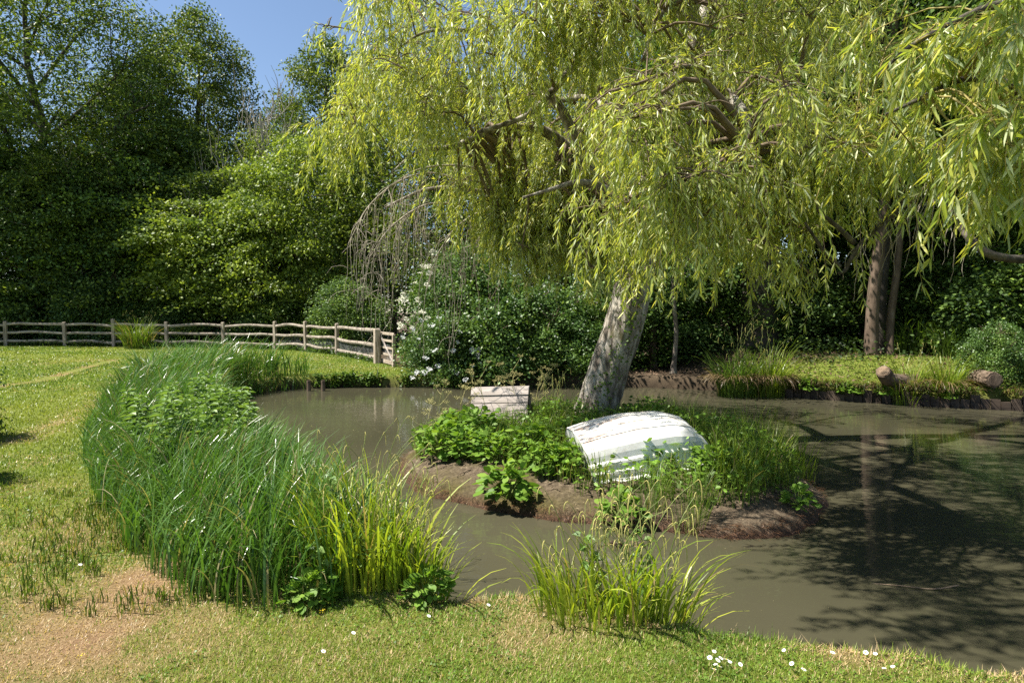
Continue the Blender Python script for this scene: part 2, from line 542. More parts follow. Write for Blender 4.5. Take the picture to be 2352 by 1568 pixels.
def sdf(P, poly):
    """signed distance to a polygon, negative inside"""
    P = np.asarray(P, float)
    out = np.empty(len(P))
    A, B = poly, np.roll(poly, -1, 0)
    d = B - A
    dd = (d ** 2).sum(1) + 1e-12
    for s in range(0, len(P), 20000):
        q = P[s:s + 20000]
        r = q[:, None, :] - A[None]
        t = np.clip((r * d[None]).sum(2) / dd, 0, 1)
        e = r - t[..., None] * d[None]
        m = np.sqrt((e ** 2).sum(2).min(1))
        c = (A[None, :, 1] > q[:, None, 1]) != (B[None, :, 1] > q[:, None, 1])
        with np.errstate(divide='ignore', invalid='ignore'):
            xi = A[None, :, 0] + (q[:, None, 1] - A[None, :, 1]) * d[None, :, 0] / d[None, :, 1]
        ins = (c & (q[:, None, 0] < xi)).sum(1) % 2 == 1
        out[s:s + 20000] = np.where(ins, -m, m)
    return out

def seg_dist(P, line):
    line = np.asarray(line, float)
    A, B = line[:-1], line[1:]
    d = B - A
    dd = (d ** 2).sum(1) + 1e-12
    out = np.empty(len(P))
    for s in range(0, len(P), 40000):
        r = P[s:s + 40000, None, :] - A[None]
        t = np.clip((r * d[None]).sum(2) / dd, 0, 1)
        e = r - t[..., None] * d[None]
        out[s:s + 40000] = np.sqrt((e ** 2).sum(2).min(1))
    return out

FENCE = [at(-330, 795, z=0)[:2], at(14, 795, z=0)[:2], at(150, 795, z=0)[:2], at(262, 796, z=0)[:2], at(384, 797, z=0)[:2], at(514, 799, z=0)[:2],
         at(632, 803, z=0)[:2], at(703, 808, z=0)[:2], at(774, 816, z=0)[:2], at(866, 834, z=0)[:2]]
FENCE[0] = np.array([FENCE[1][0] - 3.4, FENCE[1][1]])
GATE_A, GATE_B = at(870, 832, z=0)[:2], at(907, 842, z=0)[:2]
PATH = [at(p[0], p[1], z=0)[:2] for p in ((-250, 905), (-100, 895), (0, 887), (100, 871), (180, 850), (230, 836), (262, 826))]
SCUFF = [at(p[0], p[1], z=0)[:2] for p in ((40, 1015), (110, 985), (180, 945), (260, 905))]
DRY = [(at(170, 1440, z=0)[:2], .75, 1.0), (at(330, 1330, z=0)[:2], .5, .9), (at(40, 1480, z=0)[:2], .5, .8), (at(300, 1400, z=0)[:2], .5, .9), (at(1240, 1420, z=0)[:2], .32, .75), (at(1180, 1470, z=0)[:2], .22, .5),
       (at(150, 1240, z=0)[:2], .75, .55), (at(80, 1560, z=0)[:2], .35, .6), (at(2200, 1500, z=0)[:2], .2, .45), (at(700, 1440, z=0)[:2], .25, .3)]

def dryness(P):
    n = fbm(P, 1.1, 3, 4)
    n2 = fbm(P, 4.5, 9, 3)
    d = np.clip((n - .56) * 2.2, 0, 1) * .45
    for c, r, a in DRY:
        q = ((P - c) ** 2).sum(1) / (r * r)
        d = np.maximum(d, a * np.exp(-q * .9) * np.clip(.55 + (n2 - .3) * 1.4, 0, 1.2))
    s = sdf(P, POND_S)
    edge = np.exp(-((s - .08) / .16) ** 2) * np.clip((n2 - .32) * 2.2, 0, 1) * .8
    edge = np.where(P[:, 1] < 5, edge, edge * .5)
    d = np.maximum(d, edge)
    pd = seg_dist(P, PATH)
    d = np.maximum(d, np.exp(-(pd / .16) ** 2) * .85)
    sd = seg_dist(P, SCUFF)
    d = np.maximum(d, np.exp(-(sd / .22) ** 2) * .6 * np.clip(n2 * 1.6 - .2, 0, 1))
    return np.clip(d, 0, 1)

def woodness(P):
    """1 on the bare floor under the trees"""
    x, y = P[:, 0], P[:, 1]
    fx = np.array([f[0] for f in FENCE] + [GATE_B[0], -2.2, 0, 1.6, 3.0, 5.2, 6.2, 7.5, 9.2, 12, 30])
    fy = np.array([f[1] for f in FENCE] + [GATE_B[1], 16.1, 15.4, 14.6, 14.2, 13.6, 14.6, 15.2, 15.0, 13.5, 10])
    lim = np.interp(x, fx, fy)
    n = fbm(P, .8, 21, 3)
    return np.clip((y - lim + .1 + (n - .5) * 1.4) / .8, 0, 1)

def ground_h(P):
    s = sdf(P, POND_S)
    z = (fbm(P, .35, 5, 3) - .5) * .07 * np.clip(s / 2, 0, 1) + (fbm(P, 3, 15, 2) - .5) * .02
    wob = (fbm(P, 5, 12, 2) - .5) * .14
    t = np.clip((.06 - (s + wob)) / .34, 0, 1)
    t = t * t * (3 - 2 * t)
    z = z * (1 - t) + t * -.95
    # far bank on the right rises gently behind the edging
    r = np.clip((P[:, 0] - 4.4) / 1.5, 0, 1) * np.clip(s / 2.4, 0, 1) * np.clip((P[:, 1] - 10) / 2, 0, 1)
    z = z + .5 * r
    pd = seg_dist(P, PATH)
    z = z - .035 * np.exp(-(pd / .14) ** 2)
    return z

def axis(lo, hi, step, far, g=1.25):
    a = list(np.arange(lo, hi + 1e-6, step))
    s, x = step, hi
    up = []
    while x < far:
        s *= g
        x += s
        up.append(x)
    s, x = step, lo
    dn = []
    while x > -far:
        s *= g
        x -= s
        dn.append(x)
    return np.array(dn[::-1] + a + up)

xs = axis(-9, 12, .1, 600)
ys = axis(1.2, 17, .1, 600)
X, Y = np.meshgrid(xs, ys)
G = np.stack([X.ravel(), Y.ravel()], 1)
Z = ground_h(G)
nx, ny = len(xs), len(ys)
i = np.arange(ny - 1)[:, None] * nx
j = np.arange(nx - 1)[None, :]
F = np.stack([i + j, i + j + 1, i + nx + j + 1, i + nx + j], -1).reshape(-1, 4)
mb = MB()
mb.add(np.concatenate([G, Z[:, None]], 1), F, col=np.stack([dryness(G), woodness(G), np.clip((-Z - .1) / .12, 0, 1)], 1))
m, nt, out = new_mat('lawn soil')
a = N(nt, 'ShaderNodeAttribute', attribute_name='Col')
sp = N(nt, 'ShaderNodeSeparateColor')
nt.links.new(a.outputs['Color'], sp.inputs[0])
nz = noise(nt, 9, 8, .75)
nz2 = noise(nt, 70, 4, .7)
green = ramp(nt, nz, [(.3, (.08, .1, .018)), (.55, (.14, .165, .028)), (.75, (.22, .22, .05))])
straw = ramp(nt, nz2, [(.3, (.12, .07, .035)), (.55, (.27, .17, .09)), (.75, (.42, .3, .17))])
floor = ramp(nt, noise(nt, 6, 8, .8), [(.3, (.03, .022, .014)), (.55, (.085, .062, .04)), (.7, (.15, .105, .065)), (.8, (.06, .08, .02))])
mud = ramp(nt, nz2, [(.3, (.025, .018, .012)), (.7, (.075, .055, .035))])
c1 = mixrgb(nt, sp.outputs[0], green, straw)
c2 = mixrgb(nt, sp.outputs[1], c1, floor)
c3 = mixrgb(nt, sp.outputs[2], c2, mud)
p = N(nt, 'ShaderNodeBsdfPrincipled')
p.inputs['Roughness'].default_value = .95
p.inputs['Specular IOR Level'].default_value = .15
nt.links.new(c3, p.inputs['Base Color'])
b = N(nt, 'ShaderNodeBump')
b.inputs['Strength'].default_value = .8
b.inputs['Distance'].default_value = .03
nt.links.new(noise(nt, 45, 6, .8), b.inputs['Height'])
nt.links.new(b.outputs[0], p.inputs['Normal'])
nt.links.new(p.outputs[0], out.inputs[0])
tag(mb.build('ground', m, smooth=True), 'lawn and woodland floor around the pond', 'ground', kind='structure')

# water
m, nt, out = new_mat('murky pond water')
p = N(nt, 'ShaderNodeBsdfPrincipled')
wc = ramp(nt, noise(nt, .35, 3, .5), [(.35, (.048, .045, .027)), (.65, (.062, .057, .035))])
nt.links.new(wc, p.inputs['Base Color'])
p.inputs['Roughness'].default_value = .02
p.inputs['IOR'].default_value = 1.33
p.inputs['Specular IOR Level'].default_value = .5
b = N(nt, 'ShaderNodeBump')
b.inputs['Strength'].default_value = .14
b.inputs['Distance'].default_value = .02
b2 = N(nt, 'ShaderNodeBump')
b2.inputs['Strength'].default_value = .2
b2.inputs['Distance'].default_value = .01
nt.links.new(noise(nt, 1.6, 3, .5, stretch=(1, 1.6, 1)), b.inputs['Height'])
nt.links.new(noise(nt, 9, 2, .5, stretch=(.7, 1.8, 1)), b2.inputs['Height'])
nt.links.new(b.outputs[0], b2.inputs['Normal'])
nt.links.new(b2.outputs[0], p.inputs['Normal'])
nt.links.new(p.outputs[0], out.inputs[0])
mb = MB()
gx, gy = np.linspace(-8.5, 15, 60), np.linspace(.4, 17, 50)
X, Y = np.meshgrid(gx, gy)
n_ = len(gx)
i = np.arange(len(gy) - 1)[:, None] * n_
j = np.arange(n_ - 1)[None, :]
mb.add(np.stack([X.ravel(), Y.ravel(), np.full(X.size, WATER_Z)], 1), np.stack([i + j, i + j + 1, i + n_ + j + 1, i + n_ + j], -1).reshape(-1, 4))
tag(mb.build('pond_water', m), 'murky olive green pond water', 'water', kind='structure')

# island
def isle_h(P):
    d = -sdf(P, ISLE_S)
    n = (fbm(P, 2.2, 31, 3) - .5)
    dd = d + n * .12
    z = np.interp(dd, [-.35, -.03, .0, .05, .14, .5, 1.0, 1.6, 2.2], [-.8, -.42, -.33, -.24, -.185, -.09, -.01, .03, .05])
    return z + n * .05 + (fbm(P, 14, 33, 2) - .5) * .03
gx, gy = np.arange(-1.9, 3.8, .035), np.arange(4.5, 10.4, .035)
X, Y = np.meshgrid(gx, gy)
P2 = np.stack([X.ravel(), Y.ravel()], 1)
n_ = len(gx)
i = np.arange(len(gy) - 1)[:, None] * n_
j = np.arange(n_ - 1)[None, :]
F = np.stack([i + j, i + j + 1, i + n_ + j + 1, i + n_ + j], -1).reshape(-1, 4)
zi = isle_h(P2)
keep = (zi[F] > -.7).any(1)
dmask = -sdf(P2, ISLE_S)
mb = MB()
mb.add(np.concatenate([P2, zi[:, None]], 1), F[keep], col=np.stack([np.clip(1 - (zi + .3) / .09, 0, 1), np.clip((fbm(P2, 2.5, 40, 3) - .42) * 4, 0, 1) * np.clip(1.2 - P2[:, 0] * .9, 0, 1), dmask * 0], 1))
m, nt, out = new_mat('island mud')
a = N(nt, 'ShaderNodeAttribute', attribute_name='Col')
sp = N(nt, 'ShaderNodeSeparateColor')
nt.links.new(a.outputs['Color'], sp.inputs[0])
soil = ramp(nt, noise(nt, 22, 8, .75), [(.3, (.025, .018, .011)), (.46, (.085, .062, .04)), (.6, (.15, .115, .075)), (.68, (.32, .25, .17))])
mossy = ramp(nt, noise(nt, 30, 5, .7), [(.35, (.035, .03, .01)), (.65, (.11, .09, .03))])
root = ramp(nt, noise(nt, 60, 5, .7), [(.35, (.02, .011, .008)), (.52, (.07, .034, .021)), (.68, (.19, .095, .055))])
c1 = mixrgb(nt, sp.outputs[1], soil, mossy)
c2 = mixrgb(nt, sp.outputs[0], c1, root)
p = N(nt, 'ShaderNodeBsdfPrincipled')
p.inputs['Roughness'].default_value = .9
p.inputs['Specular IOR Level'].default_value = .2
nt.links.new(c2, p.inputs['Base Color'])
b = N(nt, 'ShaderNodeBump')
b.inputs['Strength'].default_value = .9
b.inputs['Distance'].default_value = .02
nt.links.new(noise(nt, 40, 8, .8), b.inputs['Height'])
nt.links.new(b.outputs[0], p.inputs['Normal'])
nt.links.new(p.outputs[0], out.inputs[0])
tag(mb.build('island', m, smooth=True), 'low muddy island in the pond', 'island', kind='structure')

def iz(x, y):
    return float(isle_h(np.array([[x, y]]))[0])
def gz(x, y):
    return float(ground_h(np.array([[x, y]]))[0])

# ------------------------------------------------------------------ lawn grass
REED_OUT = np.array([at(p[0], p[1], z=0)[:2] for p in ((760, 1385), (650, 1395), (560, 1400), (450, 1370), (380, 1325), (320, 1270), (265, 1200), (228, 1130), (205, 1060), (205, 1000), (240, 940), (290, 905))] + [np.array([-8.0, 13.2]), np.array([-7.7, 14.6]), np.array([-6.6, 15.6]), np.array([-5.2, 15.5])])
REED_IN = np.array([(-.95, 3.95), (-1.5, 4.9), (-2.25, 5.9), (-3.1, 7.4), (-4.4, 9.3), (-5.6, 11.7), (-6.1, 13.2), (-5.85, 14.2), (-5.15, 14.9)])
REED_POLY = np.concatenate([REED_OUT, REED_IN[::-1]])

def lawn_points(n):
    out = []
    got = 0
    while got < n:
        m_ = n
        # density falls off with distance
        r = 1.5 * (22.0) ** RNG.random(m_)
        a_ = np.where(RNG.random(m_) < .8, RNG.uniform(-.77, .77, m_), RNG.uniform(-1.25, 1.25, m_))
        p_ = np.stack([r * np.tan(a_), r], 1)
        s = sdf(p_, POND_S)
        ok = (s > .0) & (p_[:, 0] > -34) & (p_[:, 0] < 12)
        p_ = p_[ok]
        wd = woodness(p_)
        p_ = p_[RNG.random(len(p_)) > wd * 1.05]
        out.append(p_)
        got += len(p_)
    return np.concatenate(out)[:n]

LP = lawn_points(420000)
dist = np.linalg.norm(LP, axis=1)
dr = dryness(LP)
hgt = (.018 + .022 * RNG.random(len(LP)) ** 2) * (1 + .35 * np.clip(dist / 10, 0, 2))
edge = np.exp(-(sdf(LP, POND_S) / .09) ** 2)
hgt = hgt * (1 + edge * 1.6 * RNG.random(len(LP))) * (1 - .35 * dr)
wid = .0024 * np.maximum(1, dist / 3.2)
nz = fbm(LP, 2.3, 55, 3)
nz3 = fbm(LP, .5, 57, 2)
g1 = np.array([.12, .205, .026]); g2 = np.array([.22, .31, .042]); g3 = np.array([.3, .345, .058])
k = np.clip((nz - .3) * 2 + RNG.normal(size=len(LP)) * .25, 0, 1)[:, None]
col = g1 * (1 - k) + g2 * k
k2 = np.clip((nz3 - .45) * 2.5, 0, .8)[:, None]
col = col * (1 - k2) + g3 * k2
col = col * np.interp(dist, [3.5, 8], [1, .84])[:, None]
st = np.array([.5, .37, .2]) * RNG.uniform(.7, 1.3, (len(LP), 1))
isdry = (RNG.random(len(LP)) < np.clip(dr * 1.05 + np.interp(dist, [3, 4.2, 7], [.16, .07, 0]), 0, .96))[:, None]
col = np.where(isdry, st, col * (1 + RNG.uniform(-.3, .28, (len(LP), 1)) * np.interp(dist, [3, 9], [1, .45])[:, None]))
az = RNG.uniform(0, 2 * PI, len(LP))
lean = RNG.uniform(.1, 1.1, len(LP)) + np.where(isdry[:, 0], .4, 0)
root = np.concatenate([LP, (ground_h(LP) - .004)[:, None]], 1)
d = np.stack([np.cos(az) * np.sin(lean), np.sin(az) * np.sin(lean), np.cos(lean)], 1)
s = np.stack([-np.sin(az), np.cos(az), np.zeros(len(az))], 1)
V = np.stack([root - s * wid[:, None], root + s * wid[:, None], root + d * hgt[:, None] + s * wid[:, None] * .2], 1)
mb = MB()
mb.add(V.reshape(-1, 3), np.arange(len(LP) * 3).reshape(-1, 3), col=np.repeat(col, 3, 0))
# clover and plantain leaves lying in the turf
n = 26000
cp = lawn_points(n)
cp = cp[fbm(cp, 1.8, 77, 2) > .5]
cp = cp[(dryness(cp) < .35) & (np.linalg.norm(cp, axis=1) < 7)]
az = RNG.uniform(0, 2 * PI, len(cp))
P3 = np.concatenate([cp, (ground_h(cp) + RNG.uniform(.008, .03, len(cp)))[:, None]], 1)
D = np.stack([np.cos(az), np.sin(az), RNG.uniform(-.1, .5, len(cp))], 1)
S = np.stack([-np.sin(az), np.cos(az), RNG.uniform(-.4, .4, len(cp))], 1)
ds = np.linalg.norm(cp, axis=1)
leaves4(mb, P3, norm(D), norm(S), .014 * np.maximum(1, ds / 4), .013 * np.maximum(1, ds / 4), col=np.array([.11, .19, .028]) * RNG.uniform(.6, 1.3, (len(cp), 1)), wide=.6)
tag(mb.build('lawn_grass', M['blade']), 'short mown lawn grass with clover and dry patches', 'grass', kind='stuff')

# cut stubble of the reed beside the bed
n = 900
q = np.stack([RNG.uniform(-5.2, -1.4, n * 6), RNG.uniform(3.1, 5.4, n * 6)], 1)
sd = sdf(q, REED_POLY)
q = q[(sd > .0) & (RNG.random(len(sd)) < np.exp(-sd / .55) * np.clip((5.8 - q[:, 1]) / 2.0, 0, 1)) & (sdf(q, POND_S) > .3) & (fbm(q, 2.5, 60, 2) > .36)][:n]
cl = np.repeat(q, 4, 0) + RNG.normal(size=(len(q) * 4, 2)) * .018
mb = MB()
az = RNG.normal(size=len(cl)) * .7 - .4
col = np.array([.08, .13, .02]) * RNG.uniform(.5, 1.4, (len(cl), 1))
col = np.where((RNG.random(len(cl)) < .14)[:, None], np.array([.26, .22, .07]) * RNG.uniform(.7, 1.2, (len(cl), 1)), col)
ribbons(mb, np.concatenate([cl, ground_h(cl)[:, None]], 1), az + PI * (RNG.random(len(cl)) < .3), RNG.uniform(.03, .09, len(cl)), .1, RNG.uniform(.2, 1.0, len(cl)), .007, segs=2, col=col, tip=.6)
tag(mb.build('reed_stubble', M['blade']), 'short cut reed stubble between the reed bed and the lawn', 'stubble', kind='stuff')

# ------------------------------------------------------------------ reed bed
def innet(q):
    c = q - np.array([-3.55, 6.7])
    u, v = c @ np.array([-.48, .88]), c @ np.array([.88, .48])
    return (u / 1.75) ** 2 + (v / .62) ** 2 < 1.0
n = 17000
q = np.stack([RNG.uniform(-9, -.5, n * 9), RNG.uniform(2.8, 16, n * 9)], 1)
sd = sdf(q, REED_POLY)
q = q[(sd < .06) & (RNG.random(len(sd)) < .25 + 1.6 * np.clip(fbm(q, 2.6, 66, 2) - .3, 0, 1))]
sd = sdf(q, REED_POLY)
q = q[~innet(q) | (RNG.random(len(q)) < .3)]
ry = q[:, 1]
q = q[RNG.random(len(q)) < np.clip(5.0 / ry, .3, 1)][:n]
sd = sdf(q, REED_POLY)
ro = seg_dist(q, REED_OUT)
ri = seg_dist(q, REED_IN)
e = 1e-2
gx_ = (seg_dist(q + [e, 0], REED_OUT) - ro) / e
gy_ = (seg_dist(q + [0, e], REED_OUT) - ro) / e
outw = np.arctan2(-gy_, -gx_)                     # towards the lawn
side = ro / (ro + ri + 1e-6)                        # 0 lawn side, 1 water side
az = np.where(RNG.random(len(q)) < np.clip(.15 + side * .75, 0, 1), outw + PI, outw) + RNG.normal(size=len(q)) * .75
wind = RNG.random(len(q)) < .4
az = np.where(wind, .35 + RNG.normal(size=len(q)) * .6, az)
hh = (.82 + .28 * fbm(q, .9, 70, 2)) * RNG.uniform(.55, 1.08, len(q)) * np.interp(q[:, 1], [3, 5, 6, 9, 11.5, 16], [.86, .8, .68, .72, 1.12, 1.15])
hh = hh * np.clip(.62 + np.minimum(ro, ri) * 1.3, .5, 1)
edge = np.exp(-np.minimum(ro, ri) / .25)
th1 = RNG.uniform(.25, 1.35, len(q)) + 1.1 * (RNG.random(len(q)) < .08) + edge * RNG.uniform(0, 1.1, len(q)) + np.where(q[:, 1] > 10, .45, 0)
k = np.clip(RNG.normal(size=len(q)) * .25 + .5, 0, 1)[:, None]
col = np.array([.04, .1, .018]) * (1 - k) + np.array([.11, .2, .035]) * k
col = np.where((RNG.random(len(q)) < .09)[:, None], np.array([.3, .26, .12]) * RNG.uniform(.6, 1.2, (len(q), 1)), col * 1.15)
mb = MB()
zz = np.maximum(ground_h(q), -.45)
ribbons(mb, np.concatenate([q, zz[:, None]], 1), az, hh, RNG.uniform(0, .16, len(q)), th1, .0125 * RNG.uniform(.6, 1.25, len(q)) * np.clip(q[:, 1] / 8, 1, 1.6), segs=7, p=2.0, col=col, twist=.7)
tag(mb.build('reed_bed', M['reed']), 'curving bed of tall glossy green reeds between lawn and pond', 'reeds', kind='stuff')

# ------------------------------------------------------------------ willows
def strand_lines(start, d0, L, grav=.34, segs=12, jit=.1):
    n = len(start)
    P = np.empty((n, segs + 1, 3))
    P[:, 0] = start
    d = norm(d0)
    st = (L / segs)[:, None]
    for k in range(segs):
        d = norm(d + np.array([0, 0, -grav]) + RNG.normal(size=(n, 3)) * jit)
        P[:, k + 1] = P[:, k] + d * st
    return P

def strand_leaves(mb, P, L, per_m, leafL, leafW, droop=.2, skip=.06, mi=0):
    n, m, _ = P.shape
    cnt = np.maximum(3, (L * per_m * RNG.uniform(.75, 1.15, n)).astype(int))
    idx = np.repeat(np.arange(n), cnt)
    t = RNG.uniform(skip, 1.0, len(idx)) * (m - 1)
    k = np.minimum(t.astype(int), m - 2)
    f = (t - k)[:, None]
    a, b = P[idx, k], P[idx, k + 1]
    p = a * (1 - f) + b * f
    T = norm(b - a)
    q = norm(np.cross(T, norm(RNG.normal(size=T.shape))))
    phi = RNG.uniform(.3, 1.05, len(idx))[:, None]
    D = norm(T * np.cos(phi) + q * np.sin(phi) + np.array([0, 0, -.12]))
    S = norm(np.cross(D, norm(RNG.normal(size=D.shape) + np.array([0, 0, .9]))))
    sz = RNG.uniform(.6, 1.15, len(idx))
    leaves6(mb, p, D, S, leafL * sz, leafW * sz, droop=droop * RNG.uniform(.2, 1.6, (len(idx), 1)), mi=mi, fold=.25)

def ridged_bump(seed, depth=.09, freq=9):
    def f(m, sides):
        a = np.arange(sides) * 2 * PI / sides
        A, Z_ = np.meshgrid(a, np.arange(m) / m * 6)
        q = np.stack([np.cos(A) * freq / 6, np.sin(A) * freq / 6, Z_ * .5], -1)
        r = 1 - np.abs(fbm(q * 2.2, 1.0, seed, 3) * 2 - 1) * 2
        return 1 + depth * r + .06 * (fbm(q * .6, 1, seed + 9, 2) - .5)
    return f

class Skeleton:
    def __init__(self):
        self.pts = []
        self.rad = []
    def limb(self, mb, ctrl, r0, r1, n=None, sides=10, pw=1.0, wob=.02, bump=None):
        ctrl = np.asarray(ctrl, float)
        ln = np.linalg.norm(np.diff(ctrl, axis=0), axis=1).sum()
        n = n or max(8, int(ln / .09))
        p = spline(ctrl, n)
        w_ = (np.stack([fbm(p, 1.7, s, 2) for s in (3, 5, 8)], 1) - .5) * wob * 6 * np.linspace(0, 1, n)[:, None] ** .5
        p = p + w_
        r = r0 + (r1 - r0) * np.linspace(0, 1, n) ** pw
        tube(mb, p, r, sides, bump=bump)
        self.pts.append(p)
        self.rad.append(r)
        return p
    def nearest(self, q):
        best = (1e9, None, None)
        for p, r in zip(self.pts, self.rad):
            d = np.linalg.norm(p - q, axis=1) + r * 2
            k = d.argmin()
            if d[k] < best[0]:
                best = (d[k], p[k], r[k])
        return best

def A(*pts):
    return [at(x, y, Y=d) for x, y, d in pts]

wil = empty('weeping_willow', (1.25, 8.9, iz(1.25, 8.9)), 'big weeping willow leaning out of the island with yellow green hanging foliage', 'tree')
W0 = np.array([1.25, 8.9, iz(1.25, 8.9)])
sk = Skeleton()
mb = MB()
tr = [(1.08, 8.95, -.4), (1.12, 8.93, -.12), (1.22, 8.9, .12)] + [tuple(q) for q in A((1395, 860, 8.85), (1425, 770, 8.8), (1447, 690, 8.8), (1462, 610, 8.8), (1478, 520, 8.85))]
p = spline(np.array(tr) - W0, 70)
t = np.linspace(0, 1, 70)
r = np.interp(t, [0, .12, .2, .3, .5, .75, 1], [.46, .39, .33, .285, .26, .25, .235])
tube(mb, p, r, 56, bump=ridged_bump(4, .11, 14))
mb.build('trunk', M['willow_bark'], wil, smooth=True)
lb = MB()
def wl(c, r0, r1, **k):
    return sk.limb(lb, np.array(c) - W0, r0, r1, **k)
wl(A((1470, 560, 8.82), (1500, 430, 8.9), (1540, 250, 9.0), (1600, 90, 9.1), (1650, -30, 9.1), (1720, -260, 9.0), (1760, -520, 8.8)), .23, .07, sides=18, bump=ridged_bump(8, .07, 8))
wl(A((1462, 600, 8.8), (1425, 510, 8.6), (1345, 385, 8.3), (1250, 300, 8.0), (1150, 290, 7.8), (1050, 330, 7.5), (960, 350, 7.3), (890, 400, 7.2)), .16, .006, sides=14, pw=.6)
wl(A((1345, 385, 8.3), (1290, 250, 8.2), (1200, 150, 7.8), (1100, 80, 7.5), (980, 70, 7.2), (900, 120, 7.1)), .1, .006, pw=.6)
wl(A((1650, -30, 9.1), (1560, -110, 8.7), (1480, -60, 8.2), (1420, 20, 7.8), (1340, 110, 7.5), (1285, 190, 7.3), (1200, 260, 7.1), (1090, 300, 6.9)), .11, .02)
wl(A((1540, 250, 9.0), (1650, 200, 8.0), (1760, 190, 7.0), (1850, 240, 6.2), (1900, 330, 5.6)), .11, .015)
wl(A((1480, 540, 8.8), (1520, 420, 7.7), (1580, 290, 6.6), (1650, 220, 5.8), (1705, 260, 5.3), (1728, 420, 5.0), (1742, 560, 4.95)), .12, .014)
wl(A((1455, 610, 8.8), (1340, 540, 9.3), (1220, 470, 9.5), (1100, 440, 9.3), (980, 440, 8.9), (880, 480, 8.6)), .08, .014)
wl(A((1600, 90, 9.1), (1560, -60, 8.6), (1450, -220, 7.8), (1300, -320, 7.2), (1120, -300, 6.8)), .12, .02)
wl(A((1650, -30, 9.1), (1780, -150, 8.4), (1900, -180, 7.6), (2000, -120, 7.0), (2080, 0, 6.6)), .11, .02)
wl(A((1650, -30, 9.1), (1750, -120, 10.2), (1850, -80, 11.2), (1930, 60, 11.8)), .1, .02)
wl(A((1520, 330, 9.0), (1440, 260, 10.0), (1320, 230, 10.8), (1180, 250, 11.2), (1050, 300, 11.2)), .1, .02)
wl(A((1478, 540, 8.8), (1420, 470, 7.6), (1370, 430, 6.9), (1300, 430, 6.5), (1200, 450, 6.3)), .07, .012)
wl(A((1600, 60, 9.0), (1540, 20, 7.8), (1500, 60, 6.9), (1480, 140, 6.3)), .07, .012)

# clumps of hanging twigs: picture place, depth, spread, strands, strand length
clumps = []
def region(poly, n, y0, y1, spread, ns, L, bare=0):
    poly = np.asarray(poly, float)
    lo, hi = poly.min(0), poly.max(0)
    k = 0
    while k < n:
        q = RNG.uniform(lo, hi)
        if sdf(q[None], poly)[0] < 0:
            clumps.append((at(q[0], q[1], Y=RNG.uniform(y0, y1)) - W0, spread * RNG.uniform(.75, 1.3), ns, L, bare))
            k += 1
region([(790, 140), (860, 60), (900, -60), (1050, -150), (1350, -150), (1350, 120), (1150, 150), (900, 170)], 30, 6.6, 8.0, .42, 26, .95)
region([(735, 215), (840, 130), (1000, 140), (1120, 200), (1080, 290), (900, 250), (800, 270)], 20, 6.6, 7.6, .33, 28, .75)
region([(1050, 120), (1350, 100), (1420, 240), (1300, 330), (1100, 300)], 16, 6.6, 8.6, .4, 22, .85)
region([(1330, -150), (2020, -150), (2000, 20), (1750, 60), (1450, 90), (1340, 100)], 22, 6.2, 8.6, .42, 24, .9)
region([(1470, 230), (1600, 150), (1760, 190), (1850, 300), (1800, 420), (1600, 420), (1480, 380)], 25, 4.5, 5.7, .34, 26, .75)
region([(1430, 60), (1900, 40), (1900, 260), (1700, 160), (1560, 180), (1440, 240)], 11, 5.2, 7.4, .4, 24, .8)
region([(1440, 420), (1560, 380), (1800, 400), (1800, 520), (1640, 560), (1450, 540)], 16, 4.7, 5.8, .3, 20, .62)
region([(1040, 380), (1330, 360), (1460, 400), (1480, 520), (1330, 520), (1060, 470)], 54, 7.75, 8.02, .3, 22, .62)
region([(1080, 470), (1300, 480), (1460, 520), (1470, 590), (1330, 590), (1120, 540)], 20, 7.75, 8.02, .25, 18, .5)
region([(1000, 300), (1200, 330), (1180, 420), (1050, 400)], 12, 7.6, 9.2, .4, 20, .8)
region([(1050, -100), (1960, -120), (1960, 260), (1500, 330), (1050, 320)], 14, 9.6, 11.6, .6, 22, 1.1)
region([(1000, 120), (1480, 120), (1480, 520), (1250, 560), (1050, 400)], 28, 9.9, 11.6, .5, 24, .9)
region([(800, 60), (1050, -60), (1100, 250), (850, 230)], 14, 9.9, 11.4, .5, 24, .9)
region([(1450, -700), (2500, -700), (2500, -160), (1450, -160)], 34, 6.0, 10.5, .55, 18, 1.0)  # high clumps out of view, added to shade the right side of the pond
region([(820, -500), (2000, -500), (2000, -160), (900, -160)], 20, 5.6, 9.5, .6, 26, 1.0)
for q in ((1075, 500, 8.4, .12, 9, .9), (1110, 560, 8.0, .1, 8, .55), (1200, 560, 7.0, .1, 8, .45), (1610, 640, 5.2, .1, 9, .75), (1590, 560, 5.2, .12, 10, .9), (1760, 560, 4.8, .13, 12, .55), (1830, 520, 5.0, .12, 12, .6), (1850, 620, 5.0, .08, 7, .35), (1480, 620, 5.6, .1, 9, .4), (1350, 600, 6.6, .1, 9, .45), (760, 60, 6.8, .12, 5, .5), (705, 10, 6.6, .06, 4, .35)):
    clumps.append((at(q[0], q[1], Y=q[2]) - W0, q[3], q[4], q[5], 0))

